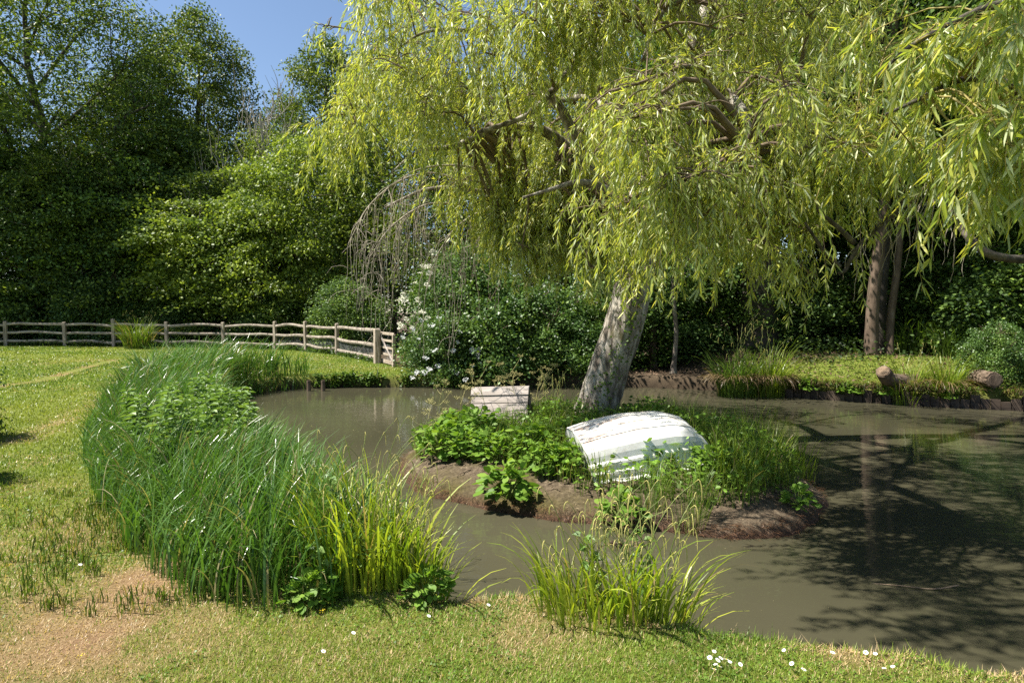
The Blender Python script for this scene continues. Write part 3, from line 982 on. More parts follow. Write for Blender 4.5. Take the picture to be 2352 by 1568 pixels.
SX, SY = -to_sun[0] / to_sun[2], -to_sun[1] / to_sun[2]
def shade_thin(clumps, origin, keep=.5):
    out = []
    for c in clumps:
        q = c[0] + origin
        x, y = q[0] + SX * (q[2] - .2), q[1] + SY * (q[2] - .2)
        lit = -1.5 < x < 3.3 and 4.8 < y < 7.9
        if (lit and RNG.random() > (.58 if 0 < x < 2.3 and 5.4 < y < 7.7 else keep)) or (-1.5 < x < 1.3 and 7.9 <= y < 9.7 and RNG.random() > .06):
            continue
        x2 = q[0] + SX * (q[2] - 1.3)
        if .7 < x2 < 2.1 and 8.0 < q[1] < 9.3 and q[2] > 1.8 and RNG.random() > .2:
            continue
        x3 = q[0] + SX * (q[2] - 3.2)
        if -.3 < x3 < 1.9 and 7.3 < q[1] < 8.5 and q[2] > 4.1 and RNG.random() > .3:
            continue
        out.append(c)
    return out

def grow_clumps(clumps, sk, leafmb, twigmb, leafL, leafW, per_m, centre, arch=.18, r_max=.032, sub_r=.009):
    SP, SD, SL = [], [], []
    for c, spread, ns, L, bare in clumps:
        dn, lp, lr = sk.nearest(c)
        v = c - lp
        ln = np.linalg.norm(v)
        mid = lp + v * .5 + np.array([0, 0, arch * ln]) + RNG.normal(size=3) * .06 * ln
        end_d = norm(v * [1, 1, .2] + np.array([0, 0, -.1]))
        br = spline([lp, mid, c, c + end_d * spread * .7 - np.array([0, 0, .15 * spread])], max(8, int(ln / .12)))
        tube(twigmb, br, np.linspace(min(r_max, lr * .7), sub_r * .7, len(br)), 6)
        subs = [br[int(len(br) * .55):]]
        for k in range(5):
            a0 = br[int(len(br) * RNG.uniform(.5, .95))]
            aim = norm(end_d * .5 + RNG.normal(size=3) * [1, 1, .45] + [0, 0, .15])
            sb = spline([a0, a0 + aim * spread * .5 + [0, 0, .06 * spread], a0 + aim * spread * RNG.uniform(.8, 1.2) - [0, 0, .12 * spread]], 8)
            tube(twigmb, sb, np.linspace(sub_r, sub_r * .3, 8), 4)
            subs.append(sb)
        for k in range(ns):
            sb = subs[RNG.integers(len(subs))]
            q = sb[RNG.integers(1, len(sb))]
            out = norm((q - centre) * [1, 1, 0])
            SP.append(q)
            SD.append(norm(out * .6 + RNG.normal(size=3) * [.65, .65, .35] + [0, 0, RNG.uniform(-.4, .5)]))
            SL.append(L * RNG.uniform(.3, 1.15) * (1.45 if RNG.random() < .16 else 1))
    SP, SD, SL = np.array(SP), np.array(SD), np.array(SL)
    P = strand_lines(SP, SD, SL)
    tubes(twigmb, P, min(.0028, sub_r * .5), .0009, 3)
    strand_leaves(leafmb, P, SL, per_m, leafL, leafW)
clumps = shade_thin(clumps, W0)
leafmb, twigmb = MB(), MB()
grow_clumps(clumps, sk, leafmb, twigmb, .088, .0135, 52, np.array([.6, -.1, 3]))
leafmb.build('crown', M['willow_leaf'], wil)
lb.build('limbs', M['willow_bark'], wil, smooth=True)['kind'] = 'stuff'
twigmb.build('twigs', M['twig_brown'], wil, smooth=True)['kind'] = 'stuff'
# bare pale dead twigs hanging on the left
dead = MB()
starts = []
b1 = spline(np.array(A((1100, 440, 9.3), (1010, 400, 8.6), (930, 410, 8.0), (850, 470, 7.7), (800, 560, 7.6))) - W0, 30)
b2 = spline(np.array(A((1060, 470, 9.2), (980, 470, 8.4), (900, 520, 7.8), (850, 590, 7.7))) - W0, 26)
b3 = spline(np.array(A((1150, 400, 8.6), (1050, 380, 8.2), (960, 390, 7.9), (890, 430, 7.8))) - W0, 26)
b4 = spline(np.array(A((1200, 470, 9.4), (1120, 480, 8.8), (1050, 520, 8.4), (1000, 590, 8.3))) - W0, 26)
for b_ in (b1, b2, b3, b4):
    tube(dead, b_, np.linspace(.018, .005, len(b_)), 6)
    for k in range(30):
        starts.append(b_[RNG.integers(len(b_) // 3, len(b_))])
starts = np.array(starts)
L = RNG.uniform(.45, 1.75, len(starts))
P = strand_lines(starts, norm(RNG.normal(size=starts.shape) * [.6, .6, .3] + [-.12, -.15, -.7]), L, grav=.45, jit=.15)
tubes(dead, P, .0042, .0018, 4)
k = RNG.integers(0, len(P), 150)
s2 = P[k, RNG.integers(2, 11, 150)]
P2_ = strand_lines(s2, RNG.normal(size=s2.shape), RNG.uniform(.15, .5, 150), grav=.2, segs=6, jit=.2)
tubes(dead, P2_, .0032, .0018, 3)
o = dead.build('dead_twigs', M['twig_grey'], wil, smooth=True)
o['label'] = 'bare pale dead twigs hanging below the left side of the willow'
o['kind'] = 'stuff'
# ivy and suckers on the trunk
mb = MB()
n = 420
tt = RNG.uniform(.15, .75, n)
pc = np.stack([np.interp(tt, t, p[:, k]) for k in range(3)], 1)
rr = np.interp(tt, t, r)
aa = RNG.normal(size=n) * .5 - PI / 2 + .25 * np.sin(tt * 14)
nrm = np.stack([np.cos(aa), np.sin(aa), np.zeros(n)], 1)
P_ = pc + nrm * (rr * 1.06)[:, None]
D = norm(RNG.normal(size=(n, 3)) * .6 + nrm * .5 + [0, 0, -.2])
leaves4(mb, P_, D, norm(np.cross(D, nrm) + RNG.normal(size=(n, 3)) * .3), .045, .035, wide=.5)
o = mb.build('ivy', M['weed_leaf'], wil)

# second willow: stands on the near bank beyond the right edge, hangs into the picture
O0 = np.array([4.3, 1.25, 0.0])
ovr = empty('overhanging_willow', O0, 'willow branches with large narrow leaves hanging in from the right edge above the pond', 'tree')
sk2 = Skeleton()
mb = MB()
tp = spline(np.array([(4.35, 1.2, -.3), (4.3, 1.25, .1), (4.15, 1.4, 1.2), (3.95, 1.7, 2.2), (3.6, 2.2, 3.4), (3.2, 2.9, 4.6), (2.7, 3.6, 5.6)]) - O0, 60)
tube(mb, tp, np.interp(np.linspace(0, 1, 60), [0, .1, .4, .7, 1], [.4, .3, .22, .14, .06]), 28, bump=ridged_bump(14, .08, 9))
sk2.pts.append(tp); sk2.rad.append(np.linspace(.3, .06, 60))
mb.build('trunk', M['willow_bark'], ovr, smooth=True)
lb2 = MB()
def ol(c, r0, r1, **k):
    return sk2.limb(lb2, np.array(c) - O0, r0, r1, **k)
ol([(3.95, 1.7, 2.2)] + A((2470, 560, 4.2), (2340, 595, 4.2), (2240, 580, 4.2), (2185, 500, 4.5), (2135, 430, 4.7), (2085, 460, 4.75), (2010, 525, 4.8), (1962, 560, 4.8), (1938, 590, 4.8), (1928, 612, 4.8), (1912, 622, 4.75)), .03, .012, wob=.03, bump=ridged_bump(21, .12, 6))
ol(A((1962, 558, 4.8), (1915, 515, 4.75), (1882, 490, 4.7), (1868, 470, 4.65)), .022, .008, wob=.006)
ol(A((1928, 612, 4.8), (1890, 575, 4.75), (1862, 535, 4.7), (1845, 510, 4.7)), .018, .008, wob=.006)
ol([(3.6, 2.2, 3.4)] + A((2450, 60, 3.4), (2330, 20, 3.3), (2200, 50, 3.3), (2080, 110, 3.3), (2010, 170, 3.4)), .034, .006)
ol([(3.75, 2.0, 2.9)] + A((2440, 240, 3.3), (2330, 200, 3.2), (2220, 190, 3.1), (2110, 230, 3.1), (2040, 260, 3.2)), .03, .006)
ol([(3.75, 2.0, 2.9)] + A((2460, 330, 4.2), (2300, 330, 4.6), (2150, 340, 5.0), (2000, 300, 5.4), (1900, 320, 5.6)), .05, .01)
ol([(3.2, 2.9, 4.6), (2.6, 3.6, 4.9), (1.9, 4.2, 4.9), (1.2, 4.7, 4.7)], .07, .015)  # overhead limbs out of view that carry the clumps added for shade
ol([(3.4, 2.5, 4.0), (2.4, 2.6, 4.7), (1.5, 2.9, 4.9), (.8, 3.3, 4.8)], .06, .015)
ol([(3.2, 2.9, 4.6), (3.6, 4.0, 5.3), (3.4, 5.2, 5.6), (2.8, 6.2, 5.6)], .07, .015)
ol([(3.95, 1.7, 2.2), (4.6, 2.6, 3.0), (5.0, 3.8, 3.4)], .06, .01)
dl = MB()
oc = []
def oregion(poly, n, y0, y1, spread, ns, L):
    poly = np.asarray(poly, float)
    lo, hi = poly.min(0), poly.max(0)
    k = 0
    while k < n:
        q = RNG.uniform(lo, hi)
        if sdf(q[None], poly)[0] < 0:
            oc.append((at(q[0], q[1], Y=RNG.uniform(y0, y1)) - O0, spread * RNG.uniform(.8, 1.2), ns, L, 0))
            k += 1
oregion([(2130, 60), (2420, -40), (2420, 330), (2300, 330), (2200, 260), (2080, 230)], 20, 2.7, 3.6, .17, 17, .36)
oregion([(2200, 300), (2420, 280), (2420, 420), (2280, 420)], 8, 2.7, 3.5, .15, 14, .3)
oregion([(1900, 230), (2150, 200), (2200, 330), (2050, 360), (1920, 330)], 12, 4.4, 5.6, .25, 18, .45)
oregion([(1960, 40), (2140, -40), (2140, 150), (2000, 160)], 7, 4.0, 6.0, .25, 16, .5)
for q in ((2160, 430, 3.4, .1, 8, .34), (2230, 440, 3.0, .08, 6, .3)):
    oc.append((at(q[0], q[1], Y=q[2]) - O0, q[3], q[4], q[5], 0))
for k in range(62):  # overhead clumps out of view, added to shade the water on the right
    x, y = RNG.uniform(.1, 5.4), RNG.uniform(2.5, 7.2)
    zlow = 1.6 + .53 * y + 1.35
    oc.append((np.array([x, y, zlow + RNG.uniform(0, .9)]) - O0, .45, 12, .8, 0))
for k in range(16):  # more unseen clumps, added so the shade reaches the near right water
    oc.append((np.array([RNG.uniform(-.5, 1.1), RNG.uniform(2.95, 4.3), RNG.uniform(4.2, 5.2)]) - O0, .42, 11, .7, 0))
oc = shade_thin(oc, O0, .1)
leafmb, twigmb = MB(), MB()
grow_clumps(oc, sk2, leafmb, twigmb, .098, .0145, 48, np.array([-.6, 1.5, 3]), r_max=.007, sub_r=.003)
leafmb.build('crown', M['overhang_leaf'], ovr)
lb2.build('limbs', M['bark_limb'], ovr, smooth=True)['kind'] = 'stuff'
twigmb.build('twigs', M['stem_yellow'], ovr, smooth=True)['kind'] = 'stuff'
st = []
for b_ in (sk2.pts[1],):
    for k in range(26):
        st.append(b_[RNG.integers(18, len(b_) // 2 + 12)])
st = np.array(st)
P = strand_lines(st, norm(RNG.normal(size=st.shape) * [.7, .7, .3] + [-.2, 0, -.3]), RNG.uniform(.2, .7, len(st)), grav=.35, jit=.2)
tubes(dl, P, .005, .0015, 4)
dl.build('dead_twigs', M['twig_grey'], ovr, smooth=True)['kind'] = 'stuff'

# ------------------------------------------------------------------ broadleaf trees
def crown_profile(u, low):
    return np.clip(np.sin(PI * np.clip(u * (1 - low) + low, 0, 1) ** .85), 0, 1) ** .6

def tree_meshes(seed, H, cb, R, tr, nl, nc, per, cr, LL, LW, leaf, bark, flat=.45, low=.12, gap=.42, lean=(0, 0), trunk_top=.86, limb_r=.4, wob=.5, upright=.35, shell=.45, mk='tree'):
    global RNG
    keepr = RNG
    RNG = np.random.default_rng(seed)
    tmb, cmb = MB(), MB()
    n = 26
    u = np.linspace(0, 1, n)
    p = np.stack([lean[0] * u ** 1.3 * H, lean[1] * u ** 1.3 * H, u * H * trunk_top - .25], 1)
    wv = np.stack([fbm(np.stack([u * H * .22, u * 0 + seed * 3.1 + s], 1), 1, seed + s, 2) - .5 for s in (0, 7)], 1) * wob * 2
    p[:, :2] += wv * np.minimum(u * 3, 1)[:, None]
    r = tr * (1 - u * .82) * (1 + .5 * np.exp(-u * 26))
    tube(tmb, p, r, 10)
    lobes = RNG.uniform(.72, 1.12, 9)
    def Rr(az_, uu):
        q = np.stack([np.cos(az_) * 1.6, np.sin(az_) * 1.6, uu * 3.2], -1)
        return R * crown_profile(uu, low) * (.62 + .76 * fbm(q, 1.0, seed + 2, 2))
    def axisat(z):
        k = np.clip(z / (H * trunk_top), 0, 1)
        return np.stack([np.interp(k, u, p[:, 0]), np.interp(k, u, p[:, 1])], -1)
    ends = []
    for k in range(nl):
        f = (k + .5) / nl
        za = cb * .75 + f * (H * .8 - cb * .75)
        az_ = k * 2.4 + RNG.normal() * .4
        uu = np.clip((za + (H - za) * upright * RNG.uniform(.6, 1.3) - cb) / (H - cb), .03, .97)
        rr = float(Rr(np.array(az_), np.array(uu))) * RNG.uniform(.75, .98)
        zt = cb + uu * (H - cb)
        a0 = np.array([*axisat(za), za])
        c0 = axisat(zt)
        e = np.array([c0[0] + math.cos(az_) * rr, c0[1] + math.sin(az_) * rr, zt])
        md = a0 * .5 + e * .5 + np.array([0, 0, RNG.uniform(-.02, .1) * H * .3]) + RNG.normal(size=3) * .05 * R
        q = spline([a0, md, e], 16)
        lr = np.interp(za / (H * trunk_top), u, r) * limb_r + .012
        tube(tmb, q, np.linspace(lr, .012, 16), 6)
        ends.append(e)
        for s in range(4):
            b0 = q[RNG.integers(9, 16)]
            dd = norm(RNG.normal(size=3) * [.5, .5, .3] + norm(e - a0) * .5 + [0, 0, .9]) * RNG.uniform(.8, 1.9) * R / 4.4
            tube(tmb, spline([b0, b0 + dd * .5 + RNG.normal(size=3) * .06, b0 + dd], 7), np.linspace(.02, .006, 7), 4)
        for s in range(4):
            b0 = q[RNG.integers(6, 15)]
            dd = norm(RNG.normal(size=3) * [1, 1, .7] + norm(e - a0) * .8 + [0, 0, .3])
            sq = spline([b0, b0 + dd * R * .16 + RNG.normal(size=3) * .05, b0 + dd * R * RNG.uniform(.28, .42)], 8)
            tube(tmb, sq, np.linspace(lr * .4, .008, 8), 4)
            ends.append(sq[-1])
    cz = []
    tries = 0
    while len(cz) < nc and tries < nc * 12:
        tries += 1
        uu = RNG.random()
        az_ = RNG.uniform(0, 2 * PI)
        rm = float(Rr(np.array(az_), np.array(uu)))
        if RNG.random() > rm / R / 1.15:
            continue
        fr = RNG.uniform(shell ** 2, 1) ** .5
        z = cb + uu * (H - cb)
        ax = axisat(z)
        q = np.array([ax[0] + math.cos(az_) * rm * fr, ax[1] + math.sin(az_) * rm * fr, z])
        if fbm(q[None], 1.5 / max(1.2, R * .3), seed + 5, 2)[0] < gap and RNG.random() < .85:
            continue
        cz.append(q)
    cz = np.array(cz + ends)
    m_ = len(cz)
    idx = np.repeat(np.arange(m_), per)
    crs = cr * RNG.uniform(.6, 1.25, m_)
    off = RNG.normal(size=(len(idx), 3)) * .55
    off = off / np.maximum(1, np.linalg.norm(off, axis=1, keepdims=True) / 1.3)
    off[:, 2] = off[:, 2] * flat - .28 * (off[:, 0] ** 2 + off[:, 1] ** 2)
    P = cz[idx] + off * crs[idx][:, None]
    outw = norm(off + np.array([0, 0, 1e-3]))
    D = norm(outw * [1, 1, .4] + RNG.normal(size=P.shape) * .7 + [0, 0, -.25])
    up = norm(np.array([0, 0, 1.0]) + RNG.normal(size=P.shape) * .75)
    S = norm(np.cross(D, up))
    sz = RNG.uniform(.65, 1.25, len(P))
    leaves4(cmb, P, D, S, LL * sz, LW * sz)
    RNG = keepr
    return tmb.mesh(mk + ' wood', M[bark], True), cmb.mesh(mk + ' leaves', M[leaf])

def plant_tree(name, meshes, loc, label, cat='tree', rz=0.0, scale=1.0, group=None, wood='trunk'):
    e = empty(name, loc, label, cat, group, rz)
    e.scale = (scale,) * 3 if np.isscalar(scale) else scale
    for nm, me in ((wood, meshes[0]), ('crown', meshes[1])):
        o = bpy.data.objects.new(nm, me)
        C.objects.link(o)
        o.parent = e
    return e

def gp(px, Y):
    if Y > 26:
        Y = Y * 1.07
    q = at(px, 800, Y=Y)
    return (q[0], Y, gz(q[0], Y) - .02)

T_ash = tree_meshes(11, 23, 6, 7.2, .42, 13, 680, 105, 1.0, .23, .09, 'ash_leaf', 'bark_dark', gap=.46, upright=.55, limb_r=.55, low=.05, wob=1.2)
T_oak = tree_meshes(12, 19, 4, 5.0, .4, 14, 420, 130, .95, .18, .12, 'oak_leaf', 'bark_dark', gap=.44, low=.1, flat=.38)
T_mid = tree_meshes(13, 11, .8, 4.2, .2, 13, 210, 210, 1.15, .17, .115, 'dark_leaf', 'bark_dark', gap=.47, low=.18, flat=.26)
T_mid2 = tree_meshes(14, 12, 1.2, 4.4, .22, 13, 220, 210, 1.15, .19, .105, 'ash_leaf', 'bark_pale', gap=.47, low=.16, flat=.26)
T_alder = tree_meshes(15, 9.8, .5, 4.5, .2, 16, 270, 210, 1.15, .15, .115, 'alder_leaf', 'bark_grey', gap=.47, low=.2, flat=.2)
T_loose = tree_meshes(16, 13, 2.5, 4.0, .2, 13, 330, 90, .8, .15, .1, 'oak_leaf', 'bark_brown', gap=.48, low=.12)
T_wood = tree_meshes(17, 15, 3.6, 4.6, .24, 14, 500, 110, .8, .13, .085, 'dark_leaf', 'bark_brown', gap=.4, low=.2)
T_shrub = tree_meshes(18, 3.4, .15, 1.7, .05, 10, 210, 100, .42, .085, .06, 'dark_leaf', 'twig_brown', gap=.36, low=.25, mk='shrub')
T_shrub2 = tree_meshes(19, 2.4, .1, 1.5, .045, 10, 190, 100, .38, .085, .055, 'bush_leaf', 'twig_brown', gap=.36, low=.25, mk='shrub')

PT = plant_tree
PT('ash_tree', T_ash, gp(100, 32), 'tall dark ash with heavy forking limbs at the upper left corner', rz=.6)
PT('ash_tree', T_ash, gp(-260, 34), 'tall ash at the far left edge reaching out of the picture', rz=2.6, scale=.95)
PT('oak_tree', T_oak, gp(468, 38), 'tall rounded oak whose dark crown stands against the blue sky left of the gap', rz=.3, scale=(.9, .9, 1.13))
PT('oak_tree', T_oak, gp(300, 37), 'dark tree crown filling the gap between the ash limbs and the oak', rz=1.9, scale=(.9, .9, .9))
PT('oak_tree', T_oak, gp(765, 37), 'oak crown showing right of the blue sky gap behind the willow', rz=4.2, scale=(.85, .85, 1.0))
PT('maple_tree', T_mid, gp(60, 30.5), 'dark low branching tree behind the left end of the fence', rz=.9)
PT('maple_tree', T_mid, gp(300, 31.5), 'dark leafy tree behind the fence left of the bright alder', rz=3.3, scale=1.02)
PT('maple_tree', T_mid2, gp(190, 30), 'bushy tree with loose ash green foliage under the tall ash', rz=1.2, scale=.85)
PT('maple_tree', T_mid2, gp(-90, 29.5), 'grey green bushy tree cut by the left picture edge', rz=4.2, scale=.95)
PT('maple_tree', T_mid2, gp(420, 33), 'mid green tree between the oak and the alder', rz=5.2, scale=1.05)
PT('alder_tree', T_alder, gp(545, 29.6), 'bright green alder with layered sprays spreading over the fence', rz=.4, scale=(1.0, 1.0, .92))
PT('alder_tree', T_alder, gp(720, 28.5), 'light green alder right of the spreading one under the willow edge', rz=2.7, scale=(.85, .85, 1.05))
PT('field_maple', T_loose, gp(905, 27), 'loose leafy tree behind the gate', rz=.2, scale=.9)
PT('field_maple', T_loose, gp(1090, 25), 'thin tree with sky showing through behind the flowering bush', rz=1.7, scale=.88)
PT('field_maple', T_loose, gp(1300, 27), 'open crowned tree behind the willow limbs', rz=3.9, scale=1.1)
PT('field_maple', T_loose, gp(1520, 24), 'leafy tree directly behind the leaning trunk', rz=5.1, scale=1.05)
PT('woodland_tree', T_wood, gp(1720, 20), 'dark woodland tree behind the big sedge clumps', rz=.5)
PT('woodland_tree', T_wood, gp(1900, 19), 'dark woodland tree left of the paired trunks', rz=2.2, scale=.95)
PT('woodland_tree', T_wood, gp(2190, 18.5), 'dark woodland tree right of the paired trunks', rz=3.7)
PT('woodland_tree', T_wood, gp(2420, 15.5), 'dark woodland tree at the right picture edge', rz=4.6, scale=.9)
PT('woodland_tree', T_wood, gp(2650, 13.5), 'shading tree just beyond the right picture edge', rz=.1, scale=.9)
PT('woodland_tree', T_wood, gp(2060, 22), 'woodland tree deep behind the paired trunks', rz=5.6, scale=1.1)
# understorey
for k, (px, Y, me, sc_, lab) in enumerate([
        (225, 28.9, T_shrub2, (1.5, 1.3, 1.5), 'bright leafed sapling behind the fence at the left'),
        (30, 29.0, T_shrub, (1.4, 1.3, .9), 'low dark shrub behind the first fence bays'),
        (420, 29.3, T_shrub, (1.5, 1.3, .8), 'low dark shrub behind the fence under the alder'),
        (650, 27.5, T_shrub, (1.2, 1.2, .8), 'low shrub behind the fence right of the alder'),
        (800, 25.6, T_shrub, (1.2, 1.0, .9), 'leafy shrub behind the fence beside the gate'),
        (1420, 18.0, T_shrub, (1.2, 1.2, .9), 'dark shrub on the far bank left of the trunk'),
        (1560, 18.6, T_shrub, (1.3, 1.2, 1.0), 'dark shrub on the far bank right of the trunk'),
        (1690, 18.8, T_shrub, (1.2, 1.2, .9), 'dark shrub behind the big sedge clumps'),
        (1840, 18.5, T_shrub, (1.3, 1.2, .85), 'dark shrub at the back of the mossy bank'),
        (1950, 19.0, T_shrub, (1.3, 1.2, 1.2), 'tall dark shrub left of the paired trunks'),
        (2110, 18.2, T_shrub, (1.3, 1.2, 1.2), 'tall dark shrub right of the paired trunks'),
        (2230, 17.0, T_shrub, (1.3, 1.2, 1.1), 'dark shrub behind the round log'),
        (2370, 14.6, T_shrub, (1.2, 1.2, 1.0), 'dark shrub at the right edge of the bank'),
        (2290, 12.6, T_shrub2, (.42, .42, .5), 'small green shrub beside the round log')]):
    PT('shrub', me, gp(px, Y), lab, 'shrub', rz=k * 1.3, scale=sc_, wood='stems')

PT('shrub', T_shrub2, (-7.15, 7.25, 0), 'small unseen shrub added beyond the left picture edge to cast shade on the lawn', 'shrub', rz=.7, scale=(.42, .42, .62), wood='stems')  # this shrub and the next are out of view, added for shade spots on the lawn
PT('shrub', T_shrub2, (-5.45, 5.5, 0), 'lower unseen shrub nearer the viewer added beyond the left picture edge to cast shade', 'shrub', rz=2.7, scale=(.3, .3, .5), wood='stems')
# woods far behind, one mass
mb = MB()
n = 900
az = np.concatenate([RNG.uniform(-75, 12, 560), RNG.uniform(10, 62, 340)])
dd = RNG.uniform(41, 47, n)
dd[560:] = RNG.uniform(25, 33, 340)
hz_ = RNG.uniform(0, 1, n) ** 1.1
x, y = dd * np.sin(np.radians(az)), dd * np.cos(np.radians(az))
top = 7.5 + 3 * (fbm(np.stack([az * .1, az * 0], 1), 1, 90, 2) - .3)
top[560:] = 13
ctr = np.stack([x, y, hz_ * top], 1)
idx = np.repeat(np.arange(n), 90)
off = RNG.normal(size=(len(idx), 3)) * [.9, .9, .6]
P = ctr[idx] + off
D = norm(RNG.normal(size=P.shape) + [0, 0, -.2])
S = norm(np.cross(D, norm(np.array([0, 0, 1.0]) + RNG.normal(size=P.shape) * .7)))
leaves4(mb, P, D, S, .3, .2)
tag(mb.build('woodland', M['dark_leaf']), 'dark mass of woodland far behind the trees', 'woodland', kind='stuff')

# half-dead ash with bare upright twigs
me_t, me_c = MB(), MB()
rs = np.random.default_rng(5)
tp = spline([(0, 0, -.2), (.1, 0, 3), (-.15, .1, 6), (.05, 0, 9), (-.1, 0, 11.2)], 40)
tube(me_t, tp, np.linspace(.24, .05, 40), 10)
lv = []
for k in range(22):
    i0 = int(12 + 27 * (k / 22))
    a0 = tp[i0]
    az_ = k * 2.4
    ln = rs.uniform(1.6, 3.6) * (1.15 - .5 * k / 22)
    d_ = np.array([math.cos(az_), math.sin(az_) * .7, rs.uniform(.25, .9)])
    q = spline([a0, a0 + d_ * ln * .5 - [0, 0, .15], a0 + d_ * ln + [0, 0, .5]], 16)
    tube(me_t, q, np.linspace(.075 * (1 - k / 40), .012, 16), 6)
    for s in range(11):
        b0 = q[rs.integers(4, 16)]
        l2 = rs.uniform(.5, 1.6)
        e_ = b0 + np.array([rs.normal() * .25, rs.normal() * .25, 1]) * l2
        qq = spline([b0, (b0 + e_) / 2 + rs.normal(size=3) * .12, e_], 7)
        tube(me_t, qq, np.linspace(.022, .007, 7), 4)
        if rs.random() < .55 and b0[2] < 10.5:
            lv.append(b0 + rs.normal(size=3) * .2)
lv = np.array(lv)
keepr = RNG
idx = np.repeat(np.arange(len(lv)), 60)
P = lv[idx] + RNG.normal(size=(len(idx), 3)) * [.35, .35, .25]
D = norm(RNG.normal(size=P.shape) + [0, 0, -.3])
S = norm(np.cross(D, norm(np.array([0, 0, 1.0]) + RNG.normal(size=P.shape) * .6)))
leaves4(me_c, P, D, S, .15, .055)
PT('ash_tree', (me_t.mesh('bare ash wood', M['bark_pale'], True), me_c.mesh('bare ash leaves', M['alder_leaf'])), gp(612, 30.8), 'half dead ash with pale trunk and bare upright twigs below the blue sky', scale=(1, 1, 1.08))

# trunks on the right bank
def bare_trunk(name, label, pts, r0, r1, bark='bark_brown', up=None):
    e = empty(name, pts[0], label, 'tree')
    p0 = np.array(pts[0])
    mb = MB()
    q = spline(np.array(pts) - p0, 50)
    rr = np.linspace(r0, r1, 50) * (1 + .7 * np.exp(-np.linspace(0, 1, 50) * 22))
    tube(mb, q, rr, 20, bump=ridged_bump(int(abs(p0[0]) * 10), .05, 7))
    lim = MB()
    top = q[-1]
    cm = MB()
    cl = []
    for k in range(9):
        a0 = q[RNG.integers(30, 50)]
        d_ = norm(np.array([math.cos(k * 2.4), math.sin(k * 2.4), .5]))
        ee = a0 + d_ * RNG.uniform(1.2, 2.4)
        qq = spline([a0, (a0 + ee) / 2 + RNG.normal(size=3) * .1, ee], 10)
        tube(mb, qq, np.linspace(.05, .012, 10), 6)
        cl += [ee + RNG.normal(size=3) * .6 for _ in range(9)]
    cl = np.array(cl)
    idx = np.repeat(np.arange(len(cl)), 90)
    P = cl[idx] + RNG.normal(size=(len(idx), 3)) * [.45, .45, .25]
    D = norm(RNG.normal(size=P.shape) + [0, 0, -.3])
    S = norm(np.cross(D, norm(np.array([0, 0, 1.0]) + RNG.normal(size=P.shape) * .7)))
    leaves4(cm, P, D, S, .1, .07)
    mb.build('trunk', M[bark], e, smooth=True)
    cm.build('crown', M['dark_leaf'], e)
    return e
def tp_(px, py, Y, dz=0):
    q = at(px, py, Y=Y)
    q[2] += dz
    return tuple(q)
b0 = at(2000, 848, z=.15); Yb = b0[1]
bare_trunk('tall_tree', 'left of the paired brown trunks on the mossy right bank', [(b0[0], Yb, .0)] + [tp_(2005, 700, Yb), tp_(2020, 560, Yb), tp_(2040, 380, Yb), tp_(2050, 120, Yb), tp_(2060, -120, Yb)], .155, .085)
bare_trunk('tall_tree', 'thin slightly bent right one of the paired brown trunks', [(at(2032, 855, Y=Yb)[0], Yb - .2, .0)] + [tp_(2045, 740, Yb), tp_(2060, 620, Yb), tp_(2068, 500, Yb), tp_(2072, 250, Yb), tp_(2080, -60, Yb)], .095, .06)
bare_trunk('tall_tree', 'dark trunk half hidden between and behind the paired trunks', [(at(2022, 848, Y=Yb + .5)[0], Yb + .5, .0)] + [tp_(2024, 700, Yb + .5), tp_(2034, 560, Yb + .5), tp_(2040, 300, Yb + .5), tp_(2030, 0, Yb + .5)], .13, .08, 'bark_dark')
bare_trunk('poplar_tree', 'massive dark ridged trunk behind the top of the willow', [(at(1735, 800, Y=17.5)[0], 17.5, .0)] + [tp_(1745, 500, 17.5), tp_(1755, 200, 17.5), tp_(1770, 0, 17.5), tp_(1790, -300, 17.5)], .5, .36, 'bark_dark')
bare_trunk('young_tree', 'slender pale trunk on the far bank right of the willow trunk', [(at(1553, 860, z=0)[0], 15.7, .0)] + [tp_(1553, 760, 15.7), tp_(1545, 650, 15.7), tp_(1550, 480, 15.7)], .06, .04, 'bark_grey')
bare_trunk('young_tree', 'short brown trunk just right of the leaning willow trunk', [(at(1500, 832, Y=17)[0], 17, .0)] + [tp_(1500, 760, 17), tp_(1503, 680, 17), tp_(1510, 480, 17)], .09, .06, 'bark_brown')

# ------------------------------------------------------------------ bushes on the far bank
def umbel(mb, c, R, n, nrm):
    d, u, v = basis(nrm)
    a = RNG.uniform(0, 2 * PI, n)
    r_ = R * np.sqrt(RNG.random(n))
    P = c + np.outer(np.cos(a) * r_, u) + np.outer(np.sin(a) * r_, v) + np.outer(RNG.normal(size=n) * R * .12, d)
    D = norm(RNG.normal(size=(n, 3)) + d * .2)
    S = norm(np.cross(D, d + RNG.normal(size=(n, 3)) * .5))
    leaves4(mb, P, D, S, R * .3, R * .28, wide=.5)

def head_mesh(R, n, mat, name):
    mb = MB()
    umbel(mb, np.zeros(3), R, n, np.array([0, 0, 1.0]))
    return mb.mesh(name, M[mat])
head_cream = head_mesh(.1, 110, 'petal_cream', 'cream flower head')
head_white = head_mesh(.075, 80, 'petal_white', 'white flower head')

def add_heads(root, me, pts, name='flower_head'):
    for q in pts:
        o = bpy.data.objects.new(name, me)
        C.objects.link(o)
        o.parent = root
        o.location = q[:3]
        o.rotation_euler = (RNG.uniform(.2, 1.1), RNG.uniform(-.4, .4), RNG.uniform(-.6, .6))
        s = RNG.uniform(.6, 1.3)
        o.scale = (s, s, s)

